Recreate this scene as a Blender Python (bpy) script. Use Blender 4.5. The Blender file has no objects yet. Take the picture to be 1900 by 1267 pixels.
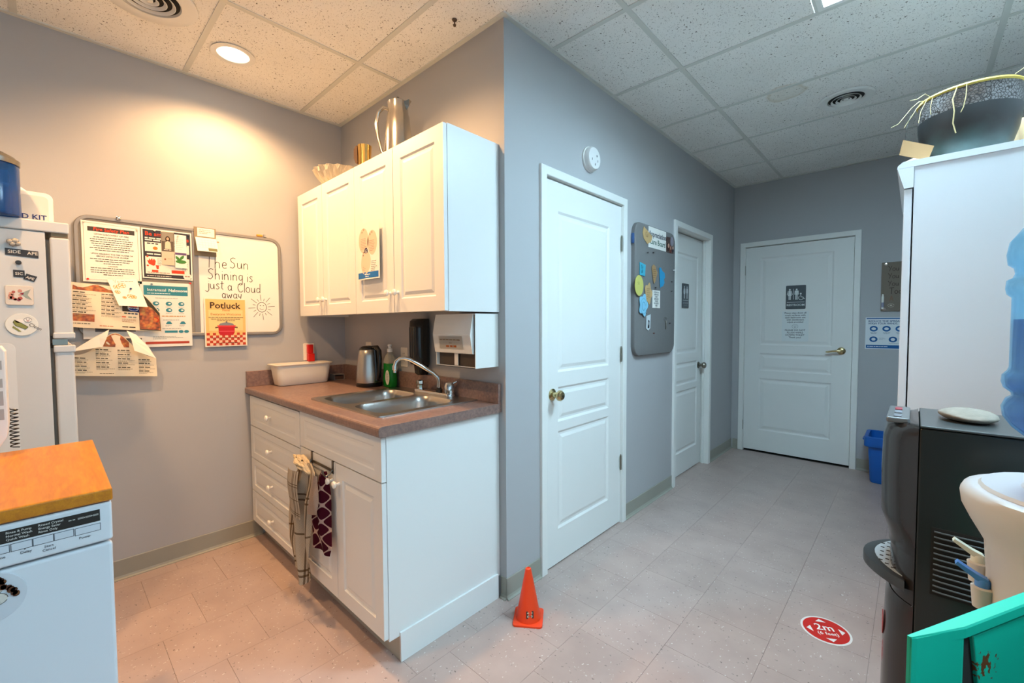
import bpy, bmesh, math, random
from mathutils import Vector, Matrix
random.seed(7)
scene = bpy.context.scene
COL = scene.collection
PI = math.pi

# ---------------------------------------------------------------- camera, world, exposure
CAM_Z = 1.2946
F_PX = 802.73
yaw, pitch, roll = 0.74966, 0.040239, -0.00491
cyw, syw, cpt, spt = math.cos(yaw), math.sin(yaw), math.cos(pitch), math.sin(pitch)
fwd = Vector((-syw*cpt, cyw*cpt, -spt)); rgt = Vector((cyw, syw, 0)); upv = rgt.cross(fwd)
r2 = rgt*math.cos(roll) + upv*math.sin(roll); u2 = -rgt*math.sin(roll) + upv*math.cos(roll)
cam_data = bpy.data.cameras.new('camera'); cam = bpy.data.objects.new('camera', cam_data); COL.objects.link(cam)
cam_data.sensor_width = 36; cam_data.lens = F_PX*36/1900; cam_data.clip_start = .02
cam.matrix_world = Matrix(((r2.x, u2.x, -fwd.x, 0), (r2.y, u2.y, -fwd.y, 0), (r2.z, u2.z, -fwd.z, CAM_Z), (0, 0, 0, 1)))
scene.camera = cam
world = bpy.data.worlds.new('world'); scene.world = world; world.use_nodes = True
world.node_tree.nodes['Background'].inputs[0].default_value = (.56, .81, 1, 1)
world.node_tree.nodes['Background'].inputs[1].default_value = 1.3
vs = scene.view_settings
vs.view_transform = 'Standard'; vs.look = 'None'; vs.gamma = 1; vs.use_curve_mapping = False; vs.exposure = 0.17
COOL = (.55, .82, 1.0)
WARM = (1.0, .565, .245)
TROFFER_STRENGTH = 66.0
SPOT_W = 86.0
LENS_STRENGTH = 30.0

pl = bpy.data.lights.new('added_window_portal', 'AREA'); pl.shape = 'RECTANGLE'; pl.size = 2.35; pl.size_y = 3.95; pl.cycles.is_portal = True  # portals guiding world light through the two added windows
po = bpy.data.objects.new('added_window_portal', pl); COL.objects.link(po); po.location = (3.45, -.725, 1.425); po.rotation_euler = (0, PI/2, 0)
pl2 = pl.copy(); pl2.size, pl2.size_y = 1.9, 2.35; po2 = bpy.data.objects.new('added_window_portal', pl2); COL.objects.link(po2); po2.location = (2.25, -3.05, 1.425); po2.rotation_euler = (PI/2, 0, 0)

# ---------------------------------------------------------------- materials
def lin(c):
    return c/12.92 if c <= .04045 else ((c+.055)/1.055)**2.4
def rgb(h):
    h = h.lstrip('#'); return tuple(lin(int(h[i:i+2], 16)/255) for i in (0, 2, 4))
_m = {}
def mat(name, col, rough=.5, metal=0, spec=.5, noise=0, nscale=20, bump=0, bscale=200, coat=0, emit=0):
    if name in _m: return _m[name]
    m = bpy.data.materials.new(name); m.use_nodes = True; nt = m.node_tree; b = nt.nodes['Principled BSDF']
    c = rgb(col) if isinstance(col, str) else col
    b.inputs['Base Color'].default_value = (*c, 1); b.inputs['Roughness'].default_value = rough
    b.inputs['Metallic'].default_value = metal; b.inputs['Specular IOR Level'].default_value = spec
    b.inputs['Coat Weight'].default_value = coat
    if emit:
        b.inputs['Emission Color'].default_value = (*c, 1); b.inputs['Emission Strength'].default_value = emit
    if noise or bump:
        g = nt.nodes.new('ShaderNodeNewGeometry')
    if noise:
        n = nt.nodes.new('ShaderNodeTexNoise'); n.inputs['Scale'].default_value = nscale; n.inputs['Detail'].default_value = 6
        mx = nt.nodes.new('ShaderNodeMix'); mx.data_type = 'RGBA'
        mx.inputs['A'].default_value = (*[x*(1-noise) for x in c], 1); mx.inputs['B'].default_value = (*[min(1, x*(1+noise)) for x in c], 1)
        nt.links.new(g.outputs['Position'], n.inputs['Vector']); nt.links.new(n.outputs['Fac'], mx.inputs['Factor'])
        nt.links.new(mx.outputs['Result'], b.inputs['Base Color'])
    if bump:
        n2 = nt.nodes.new('ShaderNodeTexNoise'); n2.inputs['Scale'].default_value = bscale; n2.inputs['Detail'].default_value = 3
        bp = nt.nodes.new('ShaderNodeBump'); bp.inputs['Strength'].default_value = bump; bp.inputs['Distance'].default_value = .002
        nt.links.new(g.outputs['Position'], n2.inputs['Vector']); nt.links.new(n2.outputs['Fac'], bp.inputs['Height'])
        nt.links.new(bp.outputs['Normal'], b.inputs['Normal'])
    _m[name] = m
    return m
def ink(h):
    return mat('ink_'+h.lstrip('#'), h, .6, spec=.3)
class NT:
    """small node helper"""
    def __init__(s, name):
        s.m = bpy.data.materials.new(name); s.m.use_nodes = True; s.t = s.m.node_tree; s.b = s.t.nodes['Principled BSDF']; _m[name] = s.m
        s.pos = s.t.nodes.new('ShaderNodeNewGeometry').outputs['Position']
    def n(s, typ, **kw):
        x = s.t.nodes.new(typ)
        for k, v in kw.items():
            if k.startswith('_'): setattr(x, k[1:], v)
            else: x.inputs[k.replace('__', ' ')].default_value = v
        return x
    def l(s, a, b): s.t.links.new(a, b)
    def ramp(s, fac, stops):
        r = s.t.nodes.new('ShaderNodeValToRGB'); e = r.color_ramp.elements
        while len(e) < len(stops): e.new(.5)
        for i, (p, c) in enumerate(stops):
            e[i].position = p; e[i].color = (*(rgb(c) if isinstance(c, str) else c), 1)
        s.l(fac, r.inputs[0]); return r.outputs[0]
    def mix(s, f, a, b, mode='MIX'):
        x = s.t.nodes.new('ShaderNodeMix'); x.data_type = 'RGBA'; x.blend_type = mode
        for i, k in ((f, 'Factor'), (a, 'A'), (b, 'B')):
            if isinstance(i, (int, float)): x.inputs[k].default_value = i
            elif isinstance(i, tuple): x.inputs[k].default_value = (*i, 1)
            else: s.l(i, x.inputs[k])
        return x.outputs['Result']
    def math(s, op, a, b=0):
        x = s.t.nodes.new('ShaderNodeMath'); x.operation = op
        for i, v in enumerate((a, b)):
            if isinstance(v, (int, float)): x.inputs[i].default_value = v
            else: s.l(v, x.inputs[i])
        return x.outputs[0]
    def stretch(s, v, sc):
        x = s.t.nodes.new('ShaderNodeMapping'); x.inputs['Scale'].default_value = sc; s.l(v, x.inputs['Vector']); return x.outputs[0]

M_WALL = mat('wall_paint', '#AFAFB0', .6, spec=.3, noise=.03, nscale=3, bump=.12, bscale=350)
M_WHITE = mat('white_paint', '#E4E4E0', .42, noise=.012, nscale=5, bump=.03, bscale=150)
M_TRIM = mat('white_trim', '#E6E6E1', .4)
M_CAB = mat('cabinet_white', '#E3E3E0', .38)
M_BASE = mat('vinyl_cove_base', '#9A988C', .5, noise=.05, nscale=8)
M_GAP = mat('dark_gap', '#17140F', .9)
M_CHROME = mat('chrome', '#DADAD8', .12, 1)
M_STEEL = mat('brushed_steel', '#B9B7B2', .3, 1, noise=.06, nscale=60)
M_BRASS = mat('brass', '#C9B88A', .22, 1)
M_NICKEL = mat('aged_nickel', '#8F8A7E', .3, 1)
M_PAPER = mat('paper', '#E9E6DF', .55, spec=.3)
M_BLACK = mat('black_plastic', '#141414', .25)
M_DARK = mat('dark_plastic', '#2A2927', .4)
M_KNOB = mat('knob_white', '#EFECE4', .3)
M_CREAM = mat('cream_plastic', '#E9E2D3', .35)
M_APPL = mat('appliance_white', '#CBCAC6', .35, bump=.05, bscale=500)

# floor tile
f = NT('vinyl_floor_tile')
oi = f.n('ShaderNodeObjectInfo')
big = f.n('ShaderNodeTexNoise', Scale=6.0, Detail=5.0); f.l(f.pos, big.inputs['Vector'])
base = f.ramp(big.outputs['Fac'], [(.3, '#AC978F'), (.7, '#B8A39A')])
tint = f.ramp(oi.outputs['Random'], [(0, (.94, .94, .94)), (1, (1, 1, 1))])
c = f.mix(1.0, base, tint, 'MULTIPLY')
warp = f.n('ShaderNodeTexNoise', Scale=60.0); f.l(f.pos, warp.inputs['Vector'])
for (sc, lo, colr, s3) in ((26, .045, '#4A423D', (1, 1.7, 1)), (31, .05, '#D9D4CE', (1.7, 1, 1)), (47, .07, '#7A716C', (1, 1.4, 1)), (55, .07, '#CFC9C4', (1.3, 1, 1))):
    v = f.n('ShaderNodeTexVoronoi', Scale=float(sc), Randomness=1.0)
    wp = f.mix(.025, f.stretch(f.pos, s3), warp.outputs['Color'])
    f.l(wp, v.inputs['Vector'])
    k = f.math('LESS_THAN', v.outputs['Distance'], lo*2.2)
    sel = f.n('ShaderNodeSeparateColor'); f.l(v.outputs['Color'], sel.inputs[0])
    k2 = f.math('MULTIPLY', k, f.math('LESS_THAN', sel.outputs[0], .42))
    c = f.mix(f.math('MULTIPLY', k2, .75), c, rgb(colr))
f.l(c, f.b.inputs['Base Color']); f.b.inputs['Roughness'].default_value = .36; f.b.inputs['Specular IOR Level'].default_value = .4
M_FLOOR = f.m

# ceiling tile
f = NT('acoustic_ceiling_tile')
c = rgb('#E6E5E0')
big = f.n('ShaderNodeTexNoise', Scale=4.0, Detail=3.0); f.l(f.pos, big.inputs['Vector'])
c = f.ramp(big.outputs['Fac'], [(.3, '#EDECE6'), (.7, '#F4F3EE')])
warp = f.n('ShaderNodeTexNoise', Scale=90.0); f.l(f.pos, warp.inputs['Vector'])
for (sc, lo, thr, s3, op) in ((60, .17, .6, (1, 1, 1), .95), (95, .2, .55, (1, 1.8, 1), .7), (100, .19, .5, (2.2, 1, 1), .7)):
    v = f.n('ShaderNodeTexVoronoi', Scale=float(sc)); f.l(f.mix(.02, f.stretch(f.pos, s3), warp.outputs['Color']), v.inputs['Vector'])
    sel = f.n('ShaderNodeSeparateColor'); f.l(v.outputs['Color'], sel.inputs[0])
    k = f.math('MULTIPLY', f.math('LESS_THAN', v.outputs['Distance'], lo), f.math('LESS_THAN', sel.outputs[1], thr))
    c = f.mix(f.math('MULTIPLY', k, op), c, rgb('#5E574C'))
# water stain at one place on one tile
d = f.n('ShaderNodeVectorMath', _operation='DISTANCE'); d.inputs[1].default_value = (-.60, 3.06, 2.672)
wn = f.n('ShaderNodeTexNoise', Scale=14.0); f.l(f.pos, wn.inputs['Vector']); f.l(f.pos, d.inputs[0])
dd = f.math('ADD', d.outputs['Value'], f.math('MULTIPLY', wn.outputs['Fac'], .06))
st = f.ramp(dd, [(0, (.12, .12, .12)), (.11, (.2, .2, .2)), (.125, (.5, .5, .5)), (.14, (0, 0, 0))])
stg = f.n('ShaderNodeRGBToBW'); f.l(st, stg.inputs[0])
c = f.mix(stg.outputs[0], c, rgb('#C7B89B'))
f.l(c, f.b.inputs['Base Color']); f.b.inputs['Roughness'].default_value = .9; f.b.inputs['Specular IOR Level'].default_value = .1
M_CEIL = f.m
M_TEE = mat('tee_paint', '#D3D4CC', .45)

# laminate countertop
f = NT('brown_laminate')
n1 = f.n('ShaderNodeTexNoise', Scale=9.0, Detail=8.0, Roughness=.65); f.l(f.pos, n1.inputs['Vector'])
n2 = f.n('ShaderNodeTexNoise', Scale=70.0, Detail=6.0, Roughness=.7); f.l(f.pos, n2.inputs['Vector'])
a = f.ramp(n1.outputs['Fac'], [(.3, '#6B5651'), (.55, '#86695F'), (.75, '#957A70')])
b = f.ramp(n2.outputs['Fac'], [(.35, '#5B4A49'), (.6, '#94796D'), (.75, '#A68C82')])
f.l(f.mix(.5, a, b), f.b.inputs['Base Color']); f.b.inputs['Roughness'].default_value = .32
M_LAM = f.m
# wood top
f = NT('orange_wood')
wv = f.n('ShaderNodeTexNoise', Scale=3.0, Detail=6.0, Distortion=.8); f.l(f.stretch(f.pos, (3, 22, 22)), wv.inputs['Vector'])
w2 = f.n('ShaderNodeTexNoise', Scale=25.0, Detail=4.0); f.l(f.stretch(f.pos, (1, 14, 14)), w2.inputs['Vector'])
a = f.ramp(wv.outputs['Fac'], [(.35, '#B4680A'), (.65, '#CB7F0E')])
f.l(f.mix(.25, a, f.ramp(w2.outputs['Fac'], [(.3, '#9A5808'), (.7, '#D08A16')])), f.b.inputs['Base Color']); f.b.inputs['Roughness'].default_value = .38
M_WOOD = f.m
# food photographs on the menus
f = NT('food_photo')
v = f.n('ShaderNodeTexVoronoi', Scale=70.0); f.l(f.pos, v.inputs['Vector'])
n1 = f.n('ShaderNodeTexNoise', Scale=45.0, Detail=5.0); f.l(f.pos, n1.inputs['Vector'])
a = f.ramp(v.outputs['Distance'], [(.1, '#C9772A'), (.4, '#A0431C'), (.75, '#3B2416')])
b = f.ramp(n1.outputs['Fac'], [(.3, '#3A2A1A'), (.5, '#B4602A'), (.68, '#D9A552'), (.8, '#6E7A35')])
f.l(f.mix(.5, a, b), f.b.inputs['Base Color']); f.b.inputs['Roughness'].default_value = .5
M_FOOD = f.m
# cork/felt board
M_FELT = mat('grey_felt', '#777675', .9, spec=.1, noise=.14, nscale=260)
M_CORK = mat('grey_cork', '#8A857E', .9, spec=.1, noise=.14, nscale=240)
# terry / towels
f = NT('striped_cloth')
sx = f.n('ShaderNodeSeparateXYZ'); tc = f.n('ShaderNodeTexCoord'); f.l(tc.outputs['UV'], sx.inputs[0])
wx = f.n('ShaderNodeTexWave', Scale=1.0); 
wea = f.n('ShaderNodeTexChecker', Scale=90.0); f.l(tc.outputs['UV'], wea.inputs['Vector'])
c = f.mix(.35, rgb('#DACDB9'), f.ramp(wea.outputs['Fac'], [(0, '#B3A58F'), (1, '#ECE1CE')]))
for ax, ps in ((0, (.12, .17, .30, .72, .78, .9)), (1, (.28, .33, .62, .9, .94))):
    for p in ps:
        k = f.math('LESS_THAN', f.math('ABSOLUTE', f.math('SUBTRACT', sx.outputs[ax], p)), .016 if ax == 0 else .008)
        c = f.mix(f.math('MULTIPLY', k, .8), c, rgb('#6B5238'))
f.l(c, f.b.inputs['Base Color']); f.b.inputs['Roughness'].default_value = .95; f.b.inputs['Specular IOR Level'].default_value = .1
M_STRIPE = f.m
f = NT('burgundy_lattice_cloth')
tc = f.n('ShaderNodeTexCoord'); sx = f.n('ShaderNodeSeparateXYZ'); f.l(tc.outputs['UV'], sx.inputs[0])
U_ = f.math('MULTIPLY', sx.outputs[0], 4*PI); V_ = f.math('MULTIPLY', sx.outputs[1], 10*PI)
g1 = f.math('ADD', f.math('COSINE', U_), f.math('COSINE', V_))
k = f.math('LESS_THAN', f.math('ABSOLUTE', g1), .26)
f.l(f.mix(k, rgb('#4C1527'), rgb('#C9AFA6')), f.b.inputs['Base Color']); f.b.inputs['Roughness'].default_value = .95
f.b.inputs['Specular IOR Level'].default_value = .1
M_BURG = f.m
M_TERRY = mat('beige_terry', '#C6B3A6', .95, spec=.1, noise=.2, nscale=180, bump=.6, bscale=300)
# tinted clear plastic: part lets light straight through, part is the plastic itself
def clear(name, col, fac, through, rough=.12):
    m = bpy.data.materials.new(name); m.use_nodes = True; nt = m.node_tree; b = nt.nodes['Principled BSDF']; out = nt.nodes['Material Output']
    b.inputs['Base Color'].default_value = (*rgb(col), 1); b.inputs['Roughness'].default_value = rough
    t = nt.nodes.new('ShaderNodeBsdfTransparent'); t.inputs[0].default_value = (*rgb(through), 1)
    lw = nt.nodes.new('ShaderNodeLayerWeight'); lw.inputs[0].default_value = .35
    mr = nt.nodes.new('ShaderNodeMapRange'); mr.inputs['To Min'].default_value = fac; mr.inputs['To Max'].default_value = min(1, fac+.40)
    nt.links.new(lw.outputs['Facing'], mr.inputs['Value'])
    mx = nt.nodes.new('ShaderNodeMixShader'); nt.links.new(mr.outputs[0], mx.inputs[0]); nt.links.new(t.outputs[0], mx.inputs[1]); nt.links.new(b.outputs[0], mx.inputs[2])
    nt.links.new(mx.outputs[0], out.inputs[0]); _m[name] = m
    return m
M_BOTTLE = clear('blue_bottle_plastic', '#8CCAEA', .10, '#C6EBFA', .05)
M_WATER = clear('water', '#3F8EC2', .06, '#6FB6E0', .03)
M_JUG = clear('dark_blue_jug', '#1F4F92', .45, '#5A92D6', .15)
M_SOAPCLEAR = clear('clear_bottle', '#CFCFC2', .25, '#F2F2EC')
M_SOAP = clear('green_soap', '#0F8A2A', .6, '#3FC85A', .2)
M_CRYSTAL = clear('crystal', '#F2ECDF', .22, '#F5EFE4', .03)
M_ACRYLIC = clear('acrylic', '#A89C8E', .5, '#D8CFC4', .1)

# ---------------------------------------------------------------- mesh helpers
X, Y, Z = Vector((1, 0, 0)), Vector((0, 1, 0)), Vector((0, 0, 1))
class MB:
    def __init__(s): s.bm = bmesh.new()
    def _merge(s, o):
        me = bpy.data.meshes.new('tmp'); o.to_mesh(me); s.bm.from_mesh(me); bpy.data.meshes.remove(me); o.free(); return s
    def box(s, x0, x1, y0, y1, z0, z1, bev=0, seg=2):
        b = bmesh.new(); bmesh.ops.create_cube(b, size=1)
        for v in b.verts: v.co = Vector(((x0+x1)/2+v.co.x*(x1-x0), (y0+y1)/2+v.co.y*(y1-y0), (z0+z1)/2+v.co.z*(z1-z0)))
        if bev: bmesh.ops.bevel(b, geom=list(b.edges), offset=bev, segments=seg, affect='EDGES', profile=.5)
        return s._merge(b)
    def prism(s, pts, O, U, V, W, h, bev=0, seg=2):
        """closed 2-D outline in the frame O,U,V pushed out by h along W"""
        b = bmesh.new(); lo = [b.verts.new(O+U*p[0]+V*p[1]) for p in pts]; hi = [b.verts.new(O+U*p[0]+V*p[1]+W*h) for p in pts]
        n = len(pts); b.faces.new(lo[::-1]); top = b.faces.new(hi)
        for i in range(n): b.faces.new((lo[i], lo[(i+1) % n], hi[(i+1) % n], hi[i]))
        bmesh.ops.recalc_face_normals(b, faces=b.faces)
        if bev: bmesh.ops.bevel(b, geom=list(top.edges), offset=bev, segments=seg, affect='EDGES', profile=.5)
        return s._merge(b)
    def lathe(s, prof, c, n=32, ax=Z, mod=None, cap0=True, cap1=True):
        """prof: (r, h) along ax from c"""
        ax = ax.normalized(); a = ax.orthogonal().normalized(); b2 = ax.cross(a); b = bmesh.new(); rings = []
        for r, h in prof:
            rings.append([b.verts.new(Vector(c)+ax*h+(a*math.cos(2*PI*i/n)+b2*math.sin(2*PI*i/n))*(r*(mod(i, h) if mod else 1))) for i in range(n)])
        for k in range(len(rings)-1):
            for i in range(n): b.faces.new((rings[k][i], rings[k][(i+1) % n], rings[k+1][(i+1) % n], rings[k+1][i]))
        if cap0: b.faces.new(rings[0][::-1])
        if cap1: b.faces.new(rings[-1])
        bmesh.ops.recalc_face_normals(b, faces=b.faces)
        return s._merge(b)
    def tube(s, pts, r, n=10, closed=False):
        pts = [Vector(p) for p in pts]; b = bmesh.new(); rings = []; m = len(pts)
        rr = r if isinstance(r, (list, tuple)) else [r]*m
        prev = None
        for i, p in enumerate(pts):
            t = (pts[min(i+1, m-1)]-pts[max(i-1, 0)]).normalized()
            a = t.orthogonal().normalized() if prev is None else (prev-t*prev.dot(t)).normalized()
            prev = a; c2 = t.cross(a)
            rings.append([b.verts.new(p+(a*math.cos(2*PI*k/n)+c2*math.sin(2*PI*k/n))*rr[i]) for k in range(n)])
        for k in range(m-1):
            for i in range(n): b.faces.new((rings[k][i], rings[k][(i+1) % n], rings[k+1][(i+1) % n], rings[k+1][i]))
        b.faces.new(rings[0][::-1]); b.faces.new(rings[-1]); bmesh.ops.recalc_face_normals(b, faces=b.faces)
        return s._merge(b)
    def loft(s, loops, cap0=True, cap1=True):
        b = bmesh.new(); R = [[b.verts.new(Vector(p)) for p in L] for L in loops]; n = len(R[0])
        for k in range(len(R)-1):
            for i in range(n): b.faces.new((R[k][i], R[k][(i+1) % n], R[k+1][(i+1) % n], R[k+1][i]))
        if cap0: b.faces.new(R[0][::-1])
        if cap1: b.faces.new(R[-1])
        bmesh.ops.recalc_face_normals(b, faces=b.faces)
        return s._merge(b)
    def grid(s, fn, nu, nv, th=0, uv=False):
        b = bmesh.new(); ul = b.loops.layers.uv.new('UVMap') if uv else None
        g = [[b.verts.new(fn(i/nu, j/nv)) for i in range(nu+1)] for j in range(nv+1)]
        for j in range(nv):
            for i in range(nu):
                fc = b.faces.new((g[j][i], g[j][i+1], g[j+1][i+1], g[j+1][i]))
                if uv:
                    for lp, (a, c) in zip(fc.loops, ((i, j), (i+1, j), (i+1, j+1), (i, j+1))): lp[ul].uv = (a/nu, c/nv)
        if th: bmesh.ops.solidify(b, geom=list(b.faces), thickness=th)
        return s._merge(b)
    def ball(s, c, r, sc=(1, 1, 1), sub=2):
        b = bmesh.new(); bmesh.ops.create_icosphere(b, subdivisions=sub, radius=r)
        for v in b.verts: v.co = Vector((v.co.x*sc[0], v.co.y*sc[1], v.co.z*sc[2]))+Vector(c)
        return s._merge(b)
    def panel_slab(s, w, h, th, panels, O, U, V, W, prof):
        """door or drawer front with moulded panels (u0,u1,v0,v1); prof = [(inset, depth)...]; front face at O, body goes back by th"""
        b = bmesh.new()
        P = lambda u, v, d: b.verts.new(O+U*u+V*v+W*d)
        us = sorted({0, w, *[p[0] for p in panels], *[p[1] for p in panels]}); vv = sorted({0, h, *[p[2] for p in panels], *[p[3] for p in panels]})
        def quad(a): b.faces.new(a)
        for i in range(len(us)-1):
            for j in range(len(vv)-1):
                u0, u1, v0, v1 = us[i], us[i+1], vv[j], vv[j+1]
                if any(abs(p[0]-u0) < 1e-6 and abs(p[2]-v0) < 1e-6 for p in panels):
                    prev = [P(u0, v0, 0), P(u1, v0, 0), P(u1, v1, 0), P(u0, v1, 0)]
                    for ins, d in prof:
                        cur = [P(u0+ins, v0+ins, d), P(u1-ins, v0+ins, d), P(u1-ins, v1-ins, d), P(u0+ins, v1-ins, d)]
                        for k in range(4): quad((prev[k], prev[(k+1) % 4], cur[(k+1) % 4], cur[k]))
                        prev = cur
                    quad(prev)
                else: quad((P(u0, v0, 0), P(u1, v0, 0), P(u1, v1, 0), P(u0, v1, 0)))
        fr = [P(0, 0, 0), P(w, 0, 0), P(w, h, 0), P(0, h, 0)]; bk = [P(0, 0, -th), P(w, 0, -th), P(w, h, -th), P(0, h, -th)]
        for k in range(4): quad((fr[k], bk[k], bk[(k+1) % 4], fr[(k+1) % 4]))
        quad(bk[::-1])
        bmesh.ops.remove_doubles(b, verts=b.verts, dist=1e-5)
        bmesh.ops.recalc_face_normals(b, faces=b.faces)
        return s._merge(b)
    def build(s, name, m, parent=None, smooth=False, label=None, angle=40):
        me = bpy.data.meshes.new(name)
        off = world_of(parent) if parent else Vector((0, 0, 0))
        for v in s.bm.verts: v.co -= off
        s.bm.to_mesh(me); s.bm.free(); me.materials.append(m)
        if smooth:
            me.polygons.foreach_set('use_smooth', [True]*len(me.polygons)); me.set_sharp_from_angle(angle=math.radians(angle))
        o = bpy.data.objects.new(name, me); COL.objects.link(o)
        if parent: o.parent = parent
        if label: o['label'] = label
        return o
def world_of(o):
    w = Vector((0, 0, 0))
    while o: w += o.location; o = o.parent
    return w
def thing(name, label, cat, loc, group=None):
    o = bpy.data.objects.new(name, None); COL.objects.link(o); o.location = loc; o.empty_display_size = .05
    return tag(o, label, cat, group)
def tag(o, label, cat, group=None, kind=None):
    o['label'] = label; o['category'] = cat
    if group: o['group'] = group
    if kind: o['kind'] = kind
    return o
def struct(o, label, cat):
    return tag(o, label, cat, None, 'structure')
def dup(o, loc, parent=None):
    c = o.copy(); COL.objects.link(c); c.location = loc
    c.parent = parent if parent else o.parent
    return c
def rrect(w, h, r, n=6, cx=0, cy=0):
    p = []
    for (sx, sy, a0) in ((1, 1, 0), (-1, 1, 90), (-1, -1, 180), (1, -1, 270)):
        for k in range(n+1):
            a = math.radians(a0+90*k/n); p.append((cx+sx*(w/2-r)+r*math.cos(a), cy+sy*(h/2-r)+r*math.sin(a)))
    return p
def ell(cx, cy, a, b, n=24): return [(cx+a*math.cos(2*PI*i/n), cy+b*math.sin(2*PI*i/n)) for i in range(n)]

# ---------------------------------------------------------------- print (flat lettering and pictures lying on a sheet)
_tc = {}
def text_polys(s, size, align, bold):
    k = (s, align, bold)
    if k not in _tc:
        cu = bpy.data.curves.new('t', 'FONT'); cu.body = s; cu.size = 1; cu.align_x = align; cu.resolution_u = 2
        if bold: cu.offset = .014
        ob = bpy.data.objects.new('t', cu); me = bpy.data.meshes.new_from_object(ob)
        _tc[k] = ([tuple(v.co[:2]) for v in me.vertices], [tuple(p.vertices) for p in me.polygons])
        bpy.data.objects.remove(ob); bpy.data.curves.remove(cu); bpy.data.meshes.remove(me)
    vs_, fs = _tc[k]
    return [(x*size, y*size) for x, y in vs_], fs
STROKE = {
 'T': (.62, [[(0, 1), (.6, 1.02)], [(.3, 1), (.26, 0)]]), 'h': (.5, [[(.06, 1.05), (.03, 0)], [(.03, .35), (.16, .55), (.32, .5), (.36, .3), (.36, 0)]]),
 'e': (.45, [[(.02, .3), (.34, .32), (.32, .5), (.18, .58), (.04, .42), (.03, .18), (.16, .02), (.36, .08)]]),
 'S': (.55, [[(.48, .92), (.28, 1), (.08, .85), (.14, .62), (.36, .48), (.42, .22), (.24, .02), (.02, .1)]]),
 's': (.4, [[(.33, .54), (.18, .6), (.06, .46), (.22, .32), (.32, .16), (.18, .01), (.02, .08)]]),
 'u': (.48, [[(.03, .55), (.04, .15), (.16, .02), (.32, .12), (.36, .55)], [(.36, .55), (.38, 0)]]),
 'n': (.48, [[(.04, .56), (.04, 0)], [(.04, .36), (.16, .56), (.32, .5), (.35, .28), (.35, 0)]]),
 'i': (.2, [[(.08, .55), (.07, 0)], [(.08, .78), (.09, .82)]]),
 'g': (.45, [[(.34, .5), (.18, .58), (.04, .4), (.06, .12), (.2, .04), (.33, .2), (.35, .55)], [(.35, .5), (.34, -.25), (.18, -.42), (.02, -.3)]]),
 'j': (.28, [[(.2, .6), (.2, -.1), (.08, -.3), (-.14, -.18)], [(.2, .8), (.21, .84)]]),
 't': (.36, [[(.17, .9), (.14, .1), (.26, .02)], [(.0, .62), (.34, .66)]]),
 'a': (.46, [[(.34, .48), (.18, .58), (.04, .4), (.06, .12), (.2, .03), (.34, .2)], [(.36, .56), (.36, .08), (.44, .02)]]),
 'C': (.56, [[(.5, .82), (.32, .98), (.1, .8), (.03, .45), (.16, .08), (.36, .02), (.52, .2)]]),
 'l': (.18, [[(.08, 1.02), (.06, 0)]]), 'o': (.46, [ell(.2, .3, .18, .28, 12)+[(.38, .3)]]),
 'd': (.46, [[(.34, .45), (.18, .56), (.04, .38), (.06, .1), (.2, .03), (.34, .2)], [(.38, 1.02), (.36, 0)]]),
 'w': (.62, [[(.02, .56), (.14, .03), (.28, .42), (.42, .03), (.54, .56)]]), 'y': (.46, [[(.03, .56), (.08, .2), (.3, .22)], [(.36, .58), (.3, .1), (.16, -.34)]]),
 'Y': (.56, [[(0, 1), (.24, .55)], [(.5, 1), (.16, 0)]]), 'A': (.6, [[(0, 0), (.26, 1), (.5, 0)], [(.08, .36), (.44, .38)]]),
 'r': (.36, [[(.05, .56), (.05, 0)], [(.05, .34), (.18, .54), (.3, .5)]]),
 'G': (.6, [[(.5, .84), (.3, .98), (.08, .75), (.04, .35), (.2, .04), (.44, .1), (.5, .4), (.3, .42)]]), ' ': (.42, [])}
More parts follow.
